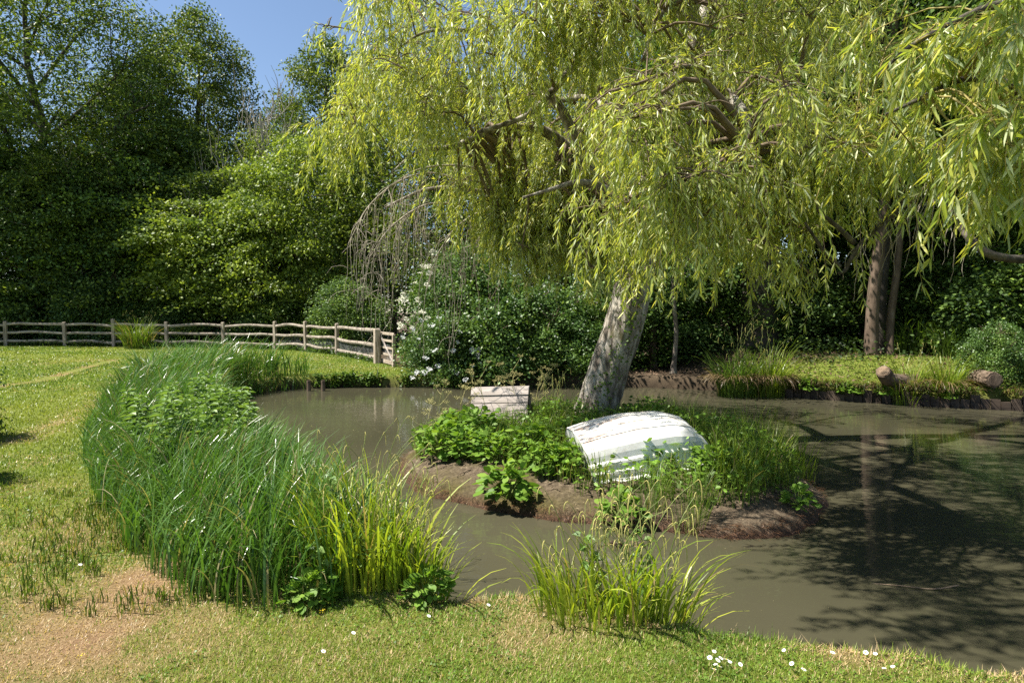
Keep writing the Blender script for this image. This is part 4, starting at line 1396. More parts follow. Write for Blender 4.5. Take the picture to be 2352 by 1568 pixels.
def shell_points(mesh, n, test):
    """leaf positions on the near side of a bush mesh"""
    v = np.empty(len(mesh.vertices) * 3)
    mesh.vertices.foreach_get('co', v)
    v = v.reshape(-1, 3)[::4]
    k = test(v)
    v = v[k]
    # keep the ones nearest the viewer within each small column
    key = np.round(v[:, [0, 2]] / .16).astype(int)
    best = {}
    for q, kk in zip(v, map(tuple, key)):
        if kk not in best or q[1] < best[kk][1]:
            best[kk] = q
    v = np.array(list(best.values()))
    RNG.shuffle(v)
    return v[:n]

B_elder = tree_meshes(31, 3.6, .1, 1.5, .07, 12, 300, 110, .38, .075, .05, 'bush_leaf', 'twig_brown', gap=.3, low=.25, mk='elder', shell=.3)
B_dog = tree_meshes(32, 2.8, .05, 2.0, .06, 14, 380, 115, .4, .075, .065, 'bush_leaf', 'twig_brown', gap=.3, low=.3, mk='dogwood', shell=.3)
B_rose = tree_meshes(33, 1.75, .0, .95, .04, 12, 210, 100, .28, .055, .04, 'bush_leaf', 'twig_brown', gap=.3, low=.3, mk='rose', shell=.3)
e = PT('elder_bush', B_elder, (-1.25, 17.2, 0), 'tall elder bush with cream flowers down its left edge beside the gate', 'bush', wood='stems')
add_heads(e, head_cream, shell_points(B_elder[1], 22, lambda v: (v[:, 0] < -.95) & (v[:, 2] > .9)))
e = PT('dogwood_bush', B_dog, (-.35, 16.7, -.1), 'broad dark green bush with rounded leaves overhanging the pond behind the duck house', 'bush', wood='stems', rz=.5)
PT('dogwood_bush', B_dog, (1.35, 17.0, -.1), 'dark glossy bush between the duck house bush and the leaning trunk', 'bush', wood='stems', rz=2.3, scale=(.85, .85, .8))
e = PT('rose_bush', B_rose, (-1.75, 15.75, -.25), 'low bush dotted with white flower heads at the corner of the far bank', 'bush', wood='stems', scale=(1.0, .9, 1.0))
add_heads(e, head_white, shell_points(B_rose[1], 28, lambda v: (v[:, 2] > .15)))

# ------------------------------------------------------------------ fence and gate
fe = empty('post_and_rail_fence', (FENCE[1][0], FENCE[1][1], 0), 'weathered grey post and rail fence with wavy split rails along the lawn', 'fence')
F0 = np.array([FENCE[1][0], FENCE[1][1], 0.0])
rs = np.random.default_rng(3)
def post(mb, base, h, w_, d_, ang):
    R = rotz(ang) @ rotx(rs.normal() * .02) @ roty(rs.normal() * .025)
    box(mb, np.array(base) + R @ np.array([0, 0, h / 2 - .1]), (w_, d_, h + .2), R, bev=.012)
    # sloping worn cap
    box(mb, np.array(base) + R @ np.array([0, 0, h + .006]), (w_ * .82, d_ * .82, .022), R @ rotx(.12), bev=.004)
fz = lambda q: gz(q[0], q[1])
for k, q in enumerate(FENCE[:-1]):
    mb = MB()
    nxt = FENCE[min(k + 1, len(FENCE) - 1)] - FENCE[max(k - 1, 0)]
    post(mb, np.array([q[0], q[1], fz(q)]) - F0, 1.14 + rs.normal() * .03, .15, .11, math.atan2(nxt[1], nxt[0]))
    mb.build('post', M['post_wood'], fe)
g = FENCE[-1]
mb = MB()
ga = math.atan2(GATE_B[1] - GATE_A[1], GATE_B[0] - GATE_A[0])
post(mb, np.array([g[0], g[1], fz(g)]) - F0, 1.05, .2, .17, ga)
o = mb.build('gate_post', M['gate_wood'], fe)
o['label'] = 'thick sawn gate post at the end of the fence'
RAILZ = (.98, .6, .22)
for k in range(len(FENCE) - 1):
    a_, b_ = FENCE[k], FENCE[k + 1]
    for h in RAILZ:
        n = 16
        u = np.linspace(-.02, 1.02, n)
        p = np.stack([a_[0] + (b_[0] - a_[0]) * u, a_[1] + (b_[1] - a_[1]) * u, np.full(n, 0.0)], 1)
        za, zb = fz(a_) + h + rs.normal() * .02, fz(b_) + h + rs.normal() * .02
        ph = rs.uniform(0, 6)
        amp = rs.uniform(.015, .05)
        p[:, 2] = za + (zb - za) * u + amp * np.sin(u * PI) * rs.choice([-1, 1, 1]) + .018 * np.sin(u * 7 + ph)
        p -= F0
        sd = rs.integers(1000)
        def eb(m_, sides, sd=sd):
            an = np.arange(sides) * 2 * PI / sides
            A_, Z_ = np.meshgrid(an, np.arange(m_) * .35)
            q = np.stack([np.cos(A_), np.sin(A_), Z_], -1)
            ell = 1 / np.sqrt((np.cos(an) / .032) ** 2 + (np.sin(an) / .062) ** 2)
            tp = np.interp(np.arange(m_) / (m_ - 1), [0, .08, .92, 1], [.7, 1, 1, .7])[:, None]
            return ell[None] * (.8 + .4 * fbm(q, 1.2, sd, 2)) * tp
        mb = MB()
        tube(mb, p, 1.0, 10, bump=eb)
        mb.build('rail', M['fence_wood'], fe, smooth=False)
# chicken wire along the two bays by the gate and behind the rest
mb = MB()
for k in range(6, len(FENCE) - 1):
    a_, b_ = FENCE[k], FENCE[k + 1]
    ln = np.linalg.norm(b_ - a_)
    nn = int(ln / .09)
    L_ = []
    for s in range(-6, nn):
        for sg in (1, -1):
            u0 = (s + (0 if sg > 0 else 6)) * .09 / ln
            u1 = u0 + sg * .54 / ln
            if min(u0, u1) < 0 or max(u0, u1) > 1:
                continue
            L_.append([[a_[0] + (b_[0] - a_[0]) * u0, a_[1] + (b_[1] - a_[1]) * u0 + .05, .06], [a_[0] + (b_[0] - a_[0]) * u1, a_[1] + (b_[1] - a_[1]) * u1 + .05, .6]])
    tubes(mb, np.array(L_) - F0, .0022, .0022, 3)
mb.build('wire_mesh', M['wire'], fe)

GA = np.array([GATE_A[0], GATE_A[1], gz(*GATE_A)])
GB = np.array([GATE_B[0], GATE_B[1], gz(*GATE_B)])
gl = np.linalg.norm((GB - GA)[:2])
gt = empty('garden_gate', GA, 'small wooden five bar gate with a diagonal brace beside the elder bush', 'gate', rz=ga)
GL = gl * .97
mb = MB(); box(mb, (.16, 0, .52), (.075, .06, .98), bev=.006); mb.build('stile', M['gate_wood'], gt)
mb = MB(); box(mb, (GL - .03, 0, .5), (.09, .09, .86), bev=.008); box(mb, (GL - .03, 0, -.02), (.11, .1, .2), bev=.008); mb.build('stile', M['gate_wood'], gt)
for z_, hh_ in ((.93, .085), (.72, .07), (.5, .065), (.3, .065), (.08, .11)):
    mb = MB(); box(mb, (.2 + (GL - .28) / 2, .018, z_), (GL - .28, .025, hh_), bev=.004); mb.build('bar', M['gate_wood'], gt)
mb = MB()
x0, z0, x1, z1 = .2, .9, GL - .1, .12
an = math.atan2(z1 - z0, x1 - x0)
box(mb, ((x0 + x1) / 2, -.016, (z0 + z1) / 2), (math.hypot(x1 - x0, z1 - z0), .03, .06), roty(-an), bev=.004)
o = mb.build('brace', M['petal_white'] if False else M['board_wood'], gt)
o['label'] = 'pale diagonal brace of the gate'
mb = MB()
L_ = []
for s in np.arange(-.55, GL, .07):
    for sg in (1, -1):
        u0 = s if sg > 0 else s + .5
        u1 = u0 + sg * .5
        if min(u0, u1) < .2 or max(u0, u1) > GL - .08:
            continue
        L_.append([[u0, .034, .1], [u1, .034, .6]])
tubes(mb, np.array(L_), .002, .002, 3)
mb.build('wire_mesh', M['wire'], gt)

# ------------------------------------------------------------------ dinghy, upside down
m, nt, out = new_mat('weathered white hull paint')
tc = N(nt, 'ShaderNodeTexCoord')
base = ramp(nt, noise(nt, 5, 6, .65), [(.3, (.62, .6, .53)), (.5, (.8, .785, .74)), (.7, (.84, .83, .79))])
grime = ramp(nt, noise(nt, 14, 8, .75, stretch=(.35, 1.4, 1.4)), [(.58, (0, 0, 0)), (.68, (1, 1, 1))])
c1 = mixrgb(nt, mixrgb(nt, .0, grime, grime), base, (.36, .35, .29))
a = N(nt, 'ShaderNodeAttribute', attribute_name='Col')
sp = N(nt, 'ShaderNodeSeparateColor')
nt.links.new(a.outputs['Color'], sp.inputs[0])
rn = noise(nt, 18, 6, .7, stretch=(.5, 1.5, 1.5))
mt = N(nt, 'ShaderNodeMath', operation='MULTIPLY')
nt.links.new(sp.outputs[0], mt.inputs[0])
nt.links.new(ramp(nt, rn, [(.4, (0, 0, 0)), (.56, (1, 1, 1))]), mt.inputs[1])
c2 = mixrgb(nt, mt.outputs[0], c1, ramp(nt, rn, [(.4, (.4, .2, .07)), (.6, (.26, .1, .03)), (.75, (.12, .06, .03))]))
p = N(nt, 'ShaderNodeBsdfPrincipled')
p.inputs['Roughness'].default_value = .45
nt.links.new(c2, p.inputs['Base Color'])
b = N(nt, 'ShaderNodeBump')
b.inputs['Strength'].default_value = .25
b.inputs['Distance'].default_value = .004
nt.links.new(noise(nt, 25, 6, .7), b.inputs['Height'])
nt.links.new(b.outputs[0], p.inputs['Normal'])
nt.links.new(p.outputs[0], out.inputs[0])
M['hull'] = m

SEC = np.array([(.535, 0), (.548, .012), (.548, .03), (.525, .045), (.515, .075), (.52, .095), (.517, .115), (.502, .13), (.492, .17), (.496, .19), (.49, .21), (.474, .23), (.462, .29), (.442, .35), (.405, .405), (.34, .447), (.25, .475), (.12, .497), (0, .51)])
BL = 1.42
bang = math.radians(9)
boat = empty('upturned_dinghy', (.73, 6.42, -.09), 'upturned white dinghy with rust stains lying on the island', 'boat', rz=bang)
boat.rotation_euler = (math.radians(3), math.radians(-6.5), bang)
nst = 80
U_ = np.linspace(0, 1, nst)
beam = np.interp(U_, [0, .2, .45, .7, .88, 1], [.93, .99, 1.0, .9, .72, .56])
hgt_ = np.interp(U_, [0, .15, .4, .65, .85, 1], [.86, .95, 1.02, .98, .82, .6])
from_s = np.array([spline(np.stack([U_, beam], 1), nst)[:, 1], spline(np.stack([U_, hgt_], 1), nst)[:, 1]])
prof = np.concatenate([SEC, (SEC[:-1] * [-1, 1])[::-1]])
def hull_pt(u, y, z):
    bq, hq = np.interp(u, U_, beam), np.interp(u, U_, hgt_)
    rake = -.05 * z / .5 * np.exp(-u * 5) * 1.0
    bow = -.16 * (z / .5) * np.clip((u - .7) / .3, 0, 1) ** 1.5
    return np.array([u * BL + rake + bow, -y * bq, z * hq])
V = np.array([[hull_pt(u, y, z) for y, z in prof] for u in U_])
npf = len(prof)
i = np.arange(nst - 1)[:, None] * npf
j = np.arange(npf - 1)[None, :]
F = np.stack([i + j, i + npf + j, i + npf + j + 1, i + j + 1], -1).reshape(-1, 4)
zf = V[..., 2] / .5
rust = np.clip(np.exp(-np.abs(V[..., 0]) / .16) * np.clip(zf * 1.6 - .5, 0, 1), 0, 1)
rl = np.zeros_like(rust)
for yy in (-.36, -.18, 0.0, .18, .36):
    rl = np.maximum(rl, np.exp(-((V[..., 1] - yy * beam[:, None]) / .03) ** 2) * np.clip(1 - V[..., 0] / 1.0, 0, 1) ** 1.2)
rust = np.clip(rust * (.4 + rl) * 1.3, 0, 1) + rl * (zf > .5) * 1.1
mb = MB()
mb.add(V.reshape(-1, 3), F, col=np.stack([np.clip(rust, 0, 1).ravel()] * 3, 1))
mb.build('hull', M['hull'], boat, smooth=False)
for nm, k, s in (('stern_transom', 0, .006), ('bow_transom', nst - 1, -.004)):
    ring = V[k] * np.array([1, .985, .985]) + [s, 0, 0]
    c_ = ring.mean(0) * [1, 0, 1]
    mb = MB()
    vv = np.concatenate([ring, [[ring[0, 0], 0, 0.002]]])
    F3 = [[q, q + 1, npf] for q in range(npf - 1)]
    mb.add(vv, F3, col=(.15, .15, .15))
    mb.build(nm, M['hull'], boat)
# rubbing strakes along the bottom
for yy in (-.33, -.165, 0.0, .165, .33):
    mb = MB()
    us = np.linspace(.01, .9, 30)
    zz_ = np.interp(abs(yy), SEC[::-1, 0], SEC[::-1, 1])
    q = np.array([hull_pt(u, -yy, zz_) for u in us]) + [0, 0, .001]
    def sb(m_, sides):
        an = np.arange(sides) * 2 * PI / sides
        return np.broadcast_to(1 / np.sqrt((np.cos(an) / .013) ** 2 + (np.sin(an) / .0065) ** 2), (m_, sides))
    tube(mb, q, 1.0, 8, bump=sb, col=(.45, .45, .45))
    mb.build('strake', M['hull'], boat, smooth=True)
mb = MB()
q = np.array([hull_pt(u, .552, .012) for u in np.linspace(0, 1, 30)])
tube(mb, q, .016, 8, col=(0, 0, 0))
q = np.array([hull_pt(u, -.552, .012) for u in np.linspace(0, 1, 30)])
tube(mb, q, .016, 8, col=(0, 0, 0))
mb.build('gunwale_rim', M['hull'], boat, smooth=True)

# ------------------------------------------------------------------ litter and root fringe on the island
mb = MB()
n = 2600
tI = RNG.random(n) * len(ISLE_S)
kI = tI.astype(int) % len(ISLE_S)
fI = (tI % 1)[:, None]
eI = ISLE_S[kI] * (1 - fI) + ISLE_S[(kI + 1) % len(ISLE_S)] * fI
cI = ISLE_S.mean(0)
eI = eI + norm(cI - eI) * RNG.uniform(.0, .13, n)[:, None]
dI = np.arctan2(*(eI - cI).T[::-1])
zI = isle_h(eI)
ok = (zI > -.42) & (zI < -.12)
eI, dI, zI = eI[ok], dI[ok], zI[ok]
n = len(eI)
ribbons(mb, np.concatenate([eI, zI[:, None]], 1), dI + RNG.normal(size=n) * .6, RNG.uniform(.03, .1, n), RNG.uniform(.3, 1.2, n), RNG.uniform(1.4, 2.8, n), .004, segs=3, p=1.0, col=np.array([.17, .09, .05]) * RNG.uniform(.25, 1.4, (n, 1)))
n = 1500
qI = np.stack([RNG.uniform(-1.3, 3.1, n), RNG.uniform(4.9, 8, n)], 1)
qI = qI[(-sdf(qI, ISLE_S) > .08)]
n = len(qI)
aI = RNG.uniform(0, 2 * PI, n)
szI = RNG.uniform(.4, 1.4, n)
leaves4(mb, np.concatenate([qI, isle_h(qI)[:, None] + .006], 1), norm(np.stack([np.cos(aI), np.sin(aI), RNG.normal(size=n) * .25], 1)), norm(np.stack([-np.sin(aI), np.cos(aI), RNG.normal(size=n) * .3], 1)), .03 * szI, .008 * szI, col=np.where((RNG.random(n) < .5)[:, None], np.array([.42, .33, .2]), np.array([.16, .11, .07])) * RNG.uniform(.6, 1.2, (n, 1)))
tag(mb.build('mud_litter', M['blade']), 'reddish root hairs and dry willow leaves on the bare rim of the island', 'litter', kind='stuff')

# ------------------------------------------------------------------ duck house
dh = empty('duck_house', (-.14, 8.72, .0), 'small silver grey boarded duck house shaped like a tent behind the leafy plants', 'duck house', rz=math.radians(-9))
dh.rotation_euler = (0, math.radians(-2.5), math.radians(-9))
DW, DH, DD = .82, .5, .38
sl_len = math.hypot(DD, DH)
an = math.atan2(DH, DD)
for side in (-1, 1):
    for k in range(5):
        mb = MB()
        u = (k + .5) / 5
        cy, cz_ = side * DD * (1 - u), DH * u
        lift = .022 if k == 4 else .0045 * (k % 2)
        nrm_ = np.array([0, side * math.sin(an), math.cos(an)])
        R = rotx(side * (PI - an) if False else (-side) * an + (0 if side < 0 else 0)) if True else None
        R = rotx(an) if side < 0 else rotx(-an)
        box(mb, np.array([RNG.normal() * .006, cy, cz_]) + nrm_ * lift, (DW * (1.02 if k == 4 else 1), sl_len / 5 - (.006 if k < 4 else -.012), .018), R @ rotz(RNG.normal() * .004), bev=.003)
        mb.build('roof_board', M['board_wood'], dh)
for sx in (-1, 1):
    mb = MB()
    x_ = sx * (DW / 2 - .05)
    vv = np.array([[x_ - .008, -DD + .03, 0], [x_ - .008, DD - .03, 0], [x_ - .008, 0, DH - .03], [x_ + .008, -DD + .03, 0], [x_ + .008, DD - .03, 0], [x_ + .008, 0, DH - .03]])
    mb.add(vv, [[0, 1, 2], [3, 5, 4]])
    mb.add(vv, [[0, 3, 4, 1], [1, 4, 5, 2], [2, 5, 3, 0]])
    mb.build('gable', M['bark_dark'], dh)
    mb = MB()
    box(mb, (sx * (DW / 2 - .02), .14, .16), (.03, .035, .36), rotx(.0), bev=.003)
    mb.build('gable_frame', M['board_wood'], dh)
mb = MB()
box(mb, (0, 0, .02), (DW * .96, DD * 1.9, .03), bev=.004)
mb.build('floor_board', M['board_wood'], dh)

# ------------------------------------------------------------------ sedges
def sedge(name, loc, label, n, H, spread, nst=0, cols=((.16, .25, .025), (.42, .45, .05)), w=.011, group=None, brown=0.0, th=(.35, 1.5), stem_h=(.7, 1.05), cat='sedge', straw=.04, upright=0.0):
    e = empty(name, loc, label, cat, group)
    mb = MB()
    a = RNG.uniform(0, 2 * PI, n)
    rr = spread * np.sqrt(RNG.random(n))
    root = np.stack([np.cos(a) * rr * 1.25, np.sin(a) * rr * .8, np.zeros(n)], 1)
    for k in range(n):
        pass
    wz = ground_h(root[:, :2] + np.array(loc)[:2]) if loc[2] < .2 and not (-1.6 < loc[0] < 3.4 and 4.8 < loc[1] < 10) else isle_h(root[:, :2] + np.array(loc)[:2])
    root[:, 2] = np.maximum(wz, -.4) - loc[2]
    az = a + RNG.normal(size=n) * .7
    k = RNG.random(n)[:, None]
    col = np.array(cols[0]) * (1 - k) + np.array(cols[1]) * k
    col = np.where((RNG.random(n) < straw)[:, None], np.array([.33, .24, .1]), col)
    ribbons(mb, root, az, H * RNG.uniform(.4, 1.1, n), RNG.uniform(.02, .3, n), RNG.uniform(th[0], th[1], n) + .4 * rr / spread - upright, w * RNG.uniform(.6, 1.2, n), segs=7, p=1.9, col=col, twist=.5)
    if brown > 0:
        m_ = int(n * brown)
        a = RNG.uniform(0, 2 * PI, m_)
        root = np.stack([np.cos(a) * spread * 1.1, np.sin(a) * spread * .75, np.full(m_, .12)], 1)
        col = np.array([.24, .17, .09]) * RNG.uniform(.5, 1.3, (m_, 1))
        ribbons(mb, root, a + RNG.normal(size=m_) * .4, RNG.uniform(.35, .6, m_), RNG.uniform(.6, 1.2, m_), RNG.uniform(2.2, 3.0, m_), w, segs=6, p=1.0, col=col)
    mb.build('leaves', M['sedge'], e)
    for s in range(nst):
        a0 = RNG.uniform(0, 2 * PI)
        r0 = spread * .6 * math.sqrt(RNG.random())
        h = RNG.uniform(*stem_h)
        azs = RNG.normal() * .9 + (0.3 if RNG.random() < .7 else PI)
        mb = MB()
        P = ribbons(MB(), np.array([[math.cos(a0) * r0, math.sin(a0) * r0, 0]]), np.array([azs]), h, .06, RNG.uniform(.5, 1.25), .004, segs=12, p=2.0)[0]
        tube(mb, P, np.linspace(.0028, .0014, len(P)), 4, col=(.2, .24, .05))
        st_ = mb.build('flower_stem', M['stem'], e)
        nk = RNG.integers(2, 6)
        for q in range(nk):
            mb = MB()
            i0 = len(P) - 1 - q * 2
            if i0 < 5:
                break
            aq = azs + RNG.normal() * .5
            d_ = norm(np.array([math.cos(aq) * .8, math.sin(aq) * .8, .5]))
            c0 = P[i0]
            ln = RNG.uniform(.05, .13)
            cc = spline([c0, c0 + d_ * .03 + [0, 0, .006], c0 + d_ * .048 - [0, 0, ln * .45], c0 + d_ * .05 - [0, 0, ln]], 8)
            tube(mb, cc, [.001, .0016, .0027, .0032, .0032, .003, .0025, .0012], 5)
            mb.build('spike', M['catkin'], st_)
    return e

def gl3(px, py, z=0):
    q = at(px, py, z=z)
    return (q[0], q[1], gz(q[0], q[1]))
q = gl3(1440, 1425)
sedge('pendulous_sedge', (q[0] - .1, q[1] + .1, q[2]), 'yellow green sedge clump with drooping flower spikes on the near bank facing the island', 260, .5, .32, 16, w=.014, stem_h=(.45, .75))
q = gl3(1560, 1435)
sedge('pendulous_sedge', (q[0] - .12, q[1] + .12, q[2]), 'right half of the near bank sedge with long arching leaves over the water', 150, .62, .18, 14, w=.014, stem_h=(.5, .85))
q = gl3(1330, 1400)
sedge('pendulous_sedge', (q[0], q[1] + .05, q[2]), 'small left tuft of the near bank sedge', 100, .42, .13, 7, w=.012, stem_h=(.4, .62))
q = gl3(830, 1350)
sedge('pendulous_sedge', (q[0], q[1] + .1, q[2]), 'yellow green sedge with upright brown spikes at the near end of the reed bed', 250, .72, .27, 13, w=.016, stem_h=(.6, .9), th=(.2, 1.2))
q = gl3(940, 1365)
sedge('pendulous_sedge', (q[0], q[1] + .1, q[2]), 'bright sedge with leaves arching over the water right of the reed bed', 150, .6, .19, 13, w=.015, stem_h=(.5, .75))
q = gl3(870, 1240)
sedge('pendulous_sedge', (-1.0, 4.15, -.05), 'sedge standing in the water edge behind the bright clump', 120, .75, .2, 6, w=.011, stem_h=(.8, 1.0))
DK = ((.06, .12, .02), (.16, .24, .035))
MID = ((.11, .18, .022), (.28, .34, .04))
q = at(1700, 893, z=-.1); sedge('tussock_sedge', (q[0], q[1] + .25, .0), 'left of two big sedge tussocks with brown skirts on the far bank', 420, 1.25, .32, 10, cols=DK, w=.02, brown=.5, stem_h=(1.2, 1.7), th=(.2, 1.3))
q = at(1775, 893, z=-.1); sedge('tussock_sedge', (q[0], q[1] + .3, .0), 'right of two big sedge tussocks with brown skirts on the far bank', 420, 1.2, .32, 8, cols=MID, w=.02, brown=.5, stem_h=(1.1, 1.6), th=(.2, 1.3))
q = at(2110, 905, z=-.05); sedge('tussock_sedge', (q[0], q[1] + .3, .05), 'low green sedge tussock on the right bank near the cut log', 240, .75, .26, 3, cols=MID, w=.016, brown=.15)
q = at(2195, 908, z=-.05); sedge('tussock_sedge', (q[0], q[1] + .3, .05), 'spiky sedge tussock on the right bank before the round log', 240, .8, .24, 3, cols=MID, w=.016, brown=.35)
q = at(2090, 850, z=.1); sedge('tussock_sedge', (q[0], q[1], .1), 'shaded sedge right of the paired trunks', 260, 1.1, .45, 4, cols=DK, w=.018, stem_h=(1.1, 1.4))
q = at(2200, 860, z=.1); sedge('tussock_sedge', (q[0], q[1], .1), 'dark sedge at the back of the right bank', 220, 1.0, .45, 4, cols=DK, w=.018)
q = at(325, 800, z=0); sedge('tussock_sedge', (q[0], q[1] - .25, 0), 'arching sedge clump growing against the fence', 340, 1.35, .45, 12, cols=((.06, .12, .018), (.2, .26, .04)), w=.03, stem_h=(1.5, 1.9), th=(.3, 1.7), straw=.15)

# ------------------------------------------------------------------ nettle-like plants in the reed bed
def herb_meshes(seed, H, LL, LW, step=.055, lean=.12, top=True):
    global RNG
    kr = RNG
    RNG = np.random.default_rng(seed)
    s_, l_ = MB(), MB()
    a = RNG.uniform(0, 2 * PI)
    P = spline([(0, 0, -.05), (lean * .3 * math.cos(a), lean * .3 * math.sin(a), H * .5), (lean * math.cos(a), lean * math.sin(a), H)], 24)
    tube(s_, P, np.linspace(.005, .002, 24), 5)
    ps, ds, ss, sz = [], [], [], []
    k = 0
    z_ = .1
    while z_ < H:
        f = z_ / H
        c = np.array([np.interp(z_, P[:, 2], P[:, q]) for q in range(3)])
        az0 = k * PI / 2 + RNG.normal() * .2
        for q in range(2):
            aq = az0 + q * PI
            up = .25 + .35 * f
            ps.append(c + np.array([math.cos(aq), math.sin(aq), .3]) * .012)
            ds.append([math.cos(aq), math.sin(aq), up])
            ss.append([-math.sin(aq), math.cos(aq), RNG.normal() * .25])
            sz.append((1.15 - .55 * f) * RNG.uniform(.8, 1.15))
            if RNG.random() < .5:
                a3 = aq + RNG.normal() * .5
                ps.append(c + np.array([math.cos(a3), math.sin(a3), .3]) * .02)
                ds.append([math.cos(a3), math.sin(a3), .8])
                ss.append([-math.sin(a3), math.cos(a3), .2])
                sz.append(.5)
        z_ += step * (1.1 - .5 * f)
        k += 1
    sz = np.array(sz)
    leaves6(l_, np.array(ps), norm(ds), norm(ss), LL * sz * 1.2, LW * sz * 1.2, droop=.55, s1=.25, s2=.62, w2=.72, fold=.3)
    out = [s_.mesh('herb stem', M['stem'])]
    out.append(l_.mesh('herb leaves', M['nettle_leaf']))
    RNG = kr
    return out
HV = [herb_meshes(40 + k, h, .125, .058) for k, h in enumerate((.72, .8, .62))]
def plant_parts(name, meshes, names, loc, label, cat, group=None, rz=0, scale=1.0):
    e = empty(name, loc, label, cat, group, rz)
    e.scale = (scale,) * 3
    for nm, me in zip(names, meshes):
        o = bpy.data.objects.new(nm, me)
        C.objects.link(o)
        o.parent = e
    return e
spots = []
while len(spots) < 74:
    q = np.array([RNG.uniform(-5.2, -2.2), RNG.uniform(5.0, 8.9)])
    if innet(q[None])[0] and sdf(q[None], REED_POLY)[0] < .05:
        spots.append(q)
for k in range(12):
    spots.append(np.array([RNG.normal() * .18 - 2.75, RNG.normal() * .25 + 5.3]))
for k, q in enumerate(spots):
    plant_parts('nettle', HV[k % 3], ('stem', 'leaves'), (q[0], q[1], max(-.3, gz(q[0], q[1]))), 'leafy pale green nettle stem standing in the patch amid the reeds', 'nettle', 'nettles growing in the reed bed', RNG.uniform(0, 6), RNG.uniform(.8, 1.08))
HS = [herb_meshes(50 + k, h, .085, .055) for k, h in enumerate((.5, .38))]
for k, (px, py) in enumerate(((800, 1330), (835, 1340), (880, 1335), (760, 1370), (905, 1310), (790, 1290), (1395, 1400), (1440, 1390), (1480, 1410))):
    q = gl3(px, py)
    plant_parts('nettle', HS[k % 2], ('stem', 'leaves'), q, 'small nettle growing among the yellow green sedge on the near bank', 'nettle', 'small nettles in the near bank sedge', RNG.uniform(0, 6), RNG.uniform(.8, 1.2))
# bramble leaves at the foot of the sedge right of the reed bed
def leafy_meshes(seed, R, Hh, n, LL, LW, mat, low=.0):
    global RNG
    kr = RNG
    RNG = np.random.default_rng(seed)
    l_, s_ = MB(), MB()
    a = RNG.uniform(0, 2 * PI, n)
    el = np.arccos(RNG.uniform(0, 1, n) ** .8)
    rr = RNG.uniform(.45, 1.0, n) ** .6
    lump = .75 + .5 * vnoise(np.stack([np.cos(a) * 2, np.sin(a) * 2, el], 1), 1.2, seed)
    dirs = np.stack([np.cos(a) * np.sin(el), np.sin(a) * np.sin(el), np.cos(el)], 1)
    P = dirs * np.array([R, R, Hh]) * (rr * lump)[:, None] + [0, 0, .03 + low]
    D = norm(dirs * [1, 1, .3] + RNG.normal(size=P.shape) * .35 + [0, 0, .25])
    S = norm(np.cross(D, norm(np.array([0, 0, 1.0]) + dirs * .6 + RNG.normal(size=P.shape) * .3)))
    sz = RNG.uniform(.55, 1.2, n)
    leaves6(l_, P, D, S, LL * sz, LW * sz, droop=.3, s1=.35, s2=.72, w2=.95, fold=.22)
    k = RNG.permutation(n)[:n // 4]
    base = P[k] * [.15, .15, 0]
    Q = np.stack([base, base * .5 + P[k] * .5 + [0, 0, .05 * Hh], P[k]], 1)
    tubes(s_, Q, .004, .002, 4)
    RNG = kr
    return [s_.mesh('leafy stems', M['stem']), l_.mesh('leafy leaves', M[mat])]
LV = [leafy_meshes(60, .2, .24, 170, .105, .062, 'dock_leaf'), leafy_meshes(61, .24, .34, 240, .1, .06, 'dock_leaf'), leafy_meshes(62, .17, .2, 120, .09, .058, 'dock_leaf')]
def ip(px, py, z=-.08):
    q = at(px, py, z=z)
    return (q[0], q[1], iz(q[0], q[1]) - .01)
for px, py, v, s, lab in [(1168, 1115, 0, 1.05, 'bright leafy clump growing alone on the bare mud at the front of the island'),
                          (1010, 1045, 1, 1.0, 'tall leafy clump at the left end of the island'),
                          (1075, 1055, 1, .85, 'leafy clump second from the left end of the island'),
                          (1130, 1065, 1, .75, 'leafy clump just behind the lone bright one'),
                          (1040, 1010, 1, .9, 'leafy clump behind the left end of the island'),
                          (1300, 1090, 1, .8, 'leafy clump left of the dinghy stern'),
                          (1320, 1045, 1, .8, 'leafy clump against the stern of the dinghy'),
                          (1425, 1150, 2, .95, 'dark green leafy clump in front of the dinghy'),
                          (1510, 1090, 1, .85, 'leafy clump hiding the near side of the dinghy'),
                          (1570, 1075, 2, 1.2, 'leafy clump before the bow of the dinghy'),
                          (1835, 1140, 2, .7, 'small green clump at the right tip of the island'),
                          (1215, 1060, 1, .9, 'leafy clump in the middle of the island front'),
                          (1260, 1085, 0, .9, 'low leafy clump midway between the lone bright one and the dinghy'),
                          (1100, 1020, 1, 1.0, 'leafy clump in front of the left end of the duck house'),
                          (1640, 1110, 1, .8, 'leafy clump under the grass right of the dinghy'),
                          (1700, 1075, 1, .95, 'leafy clump among the tall grass at the right of the island')]:
    plant_parts('leafy_plant', LV[v], ('stems', 'leaves'), ip(px, py), lab, 'plant', None, RNG.uniform(0, 6), s * 1.15)
for px, py, lab in [(985, 1375, 'dark bramble sprig at the foot of the sedge right of the reed bed'), (720, 1385, 'dark leaves at the foot of the reeds')]:
    q = gl3(px, py)
    plant_parts('bramble', LV[2], ('stems', 'leaves'), q, lab, 'bramble', None, 1.0, .75)

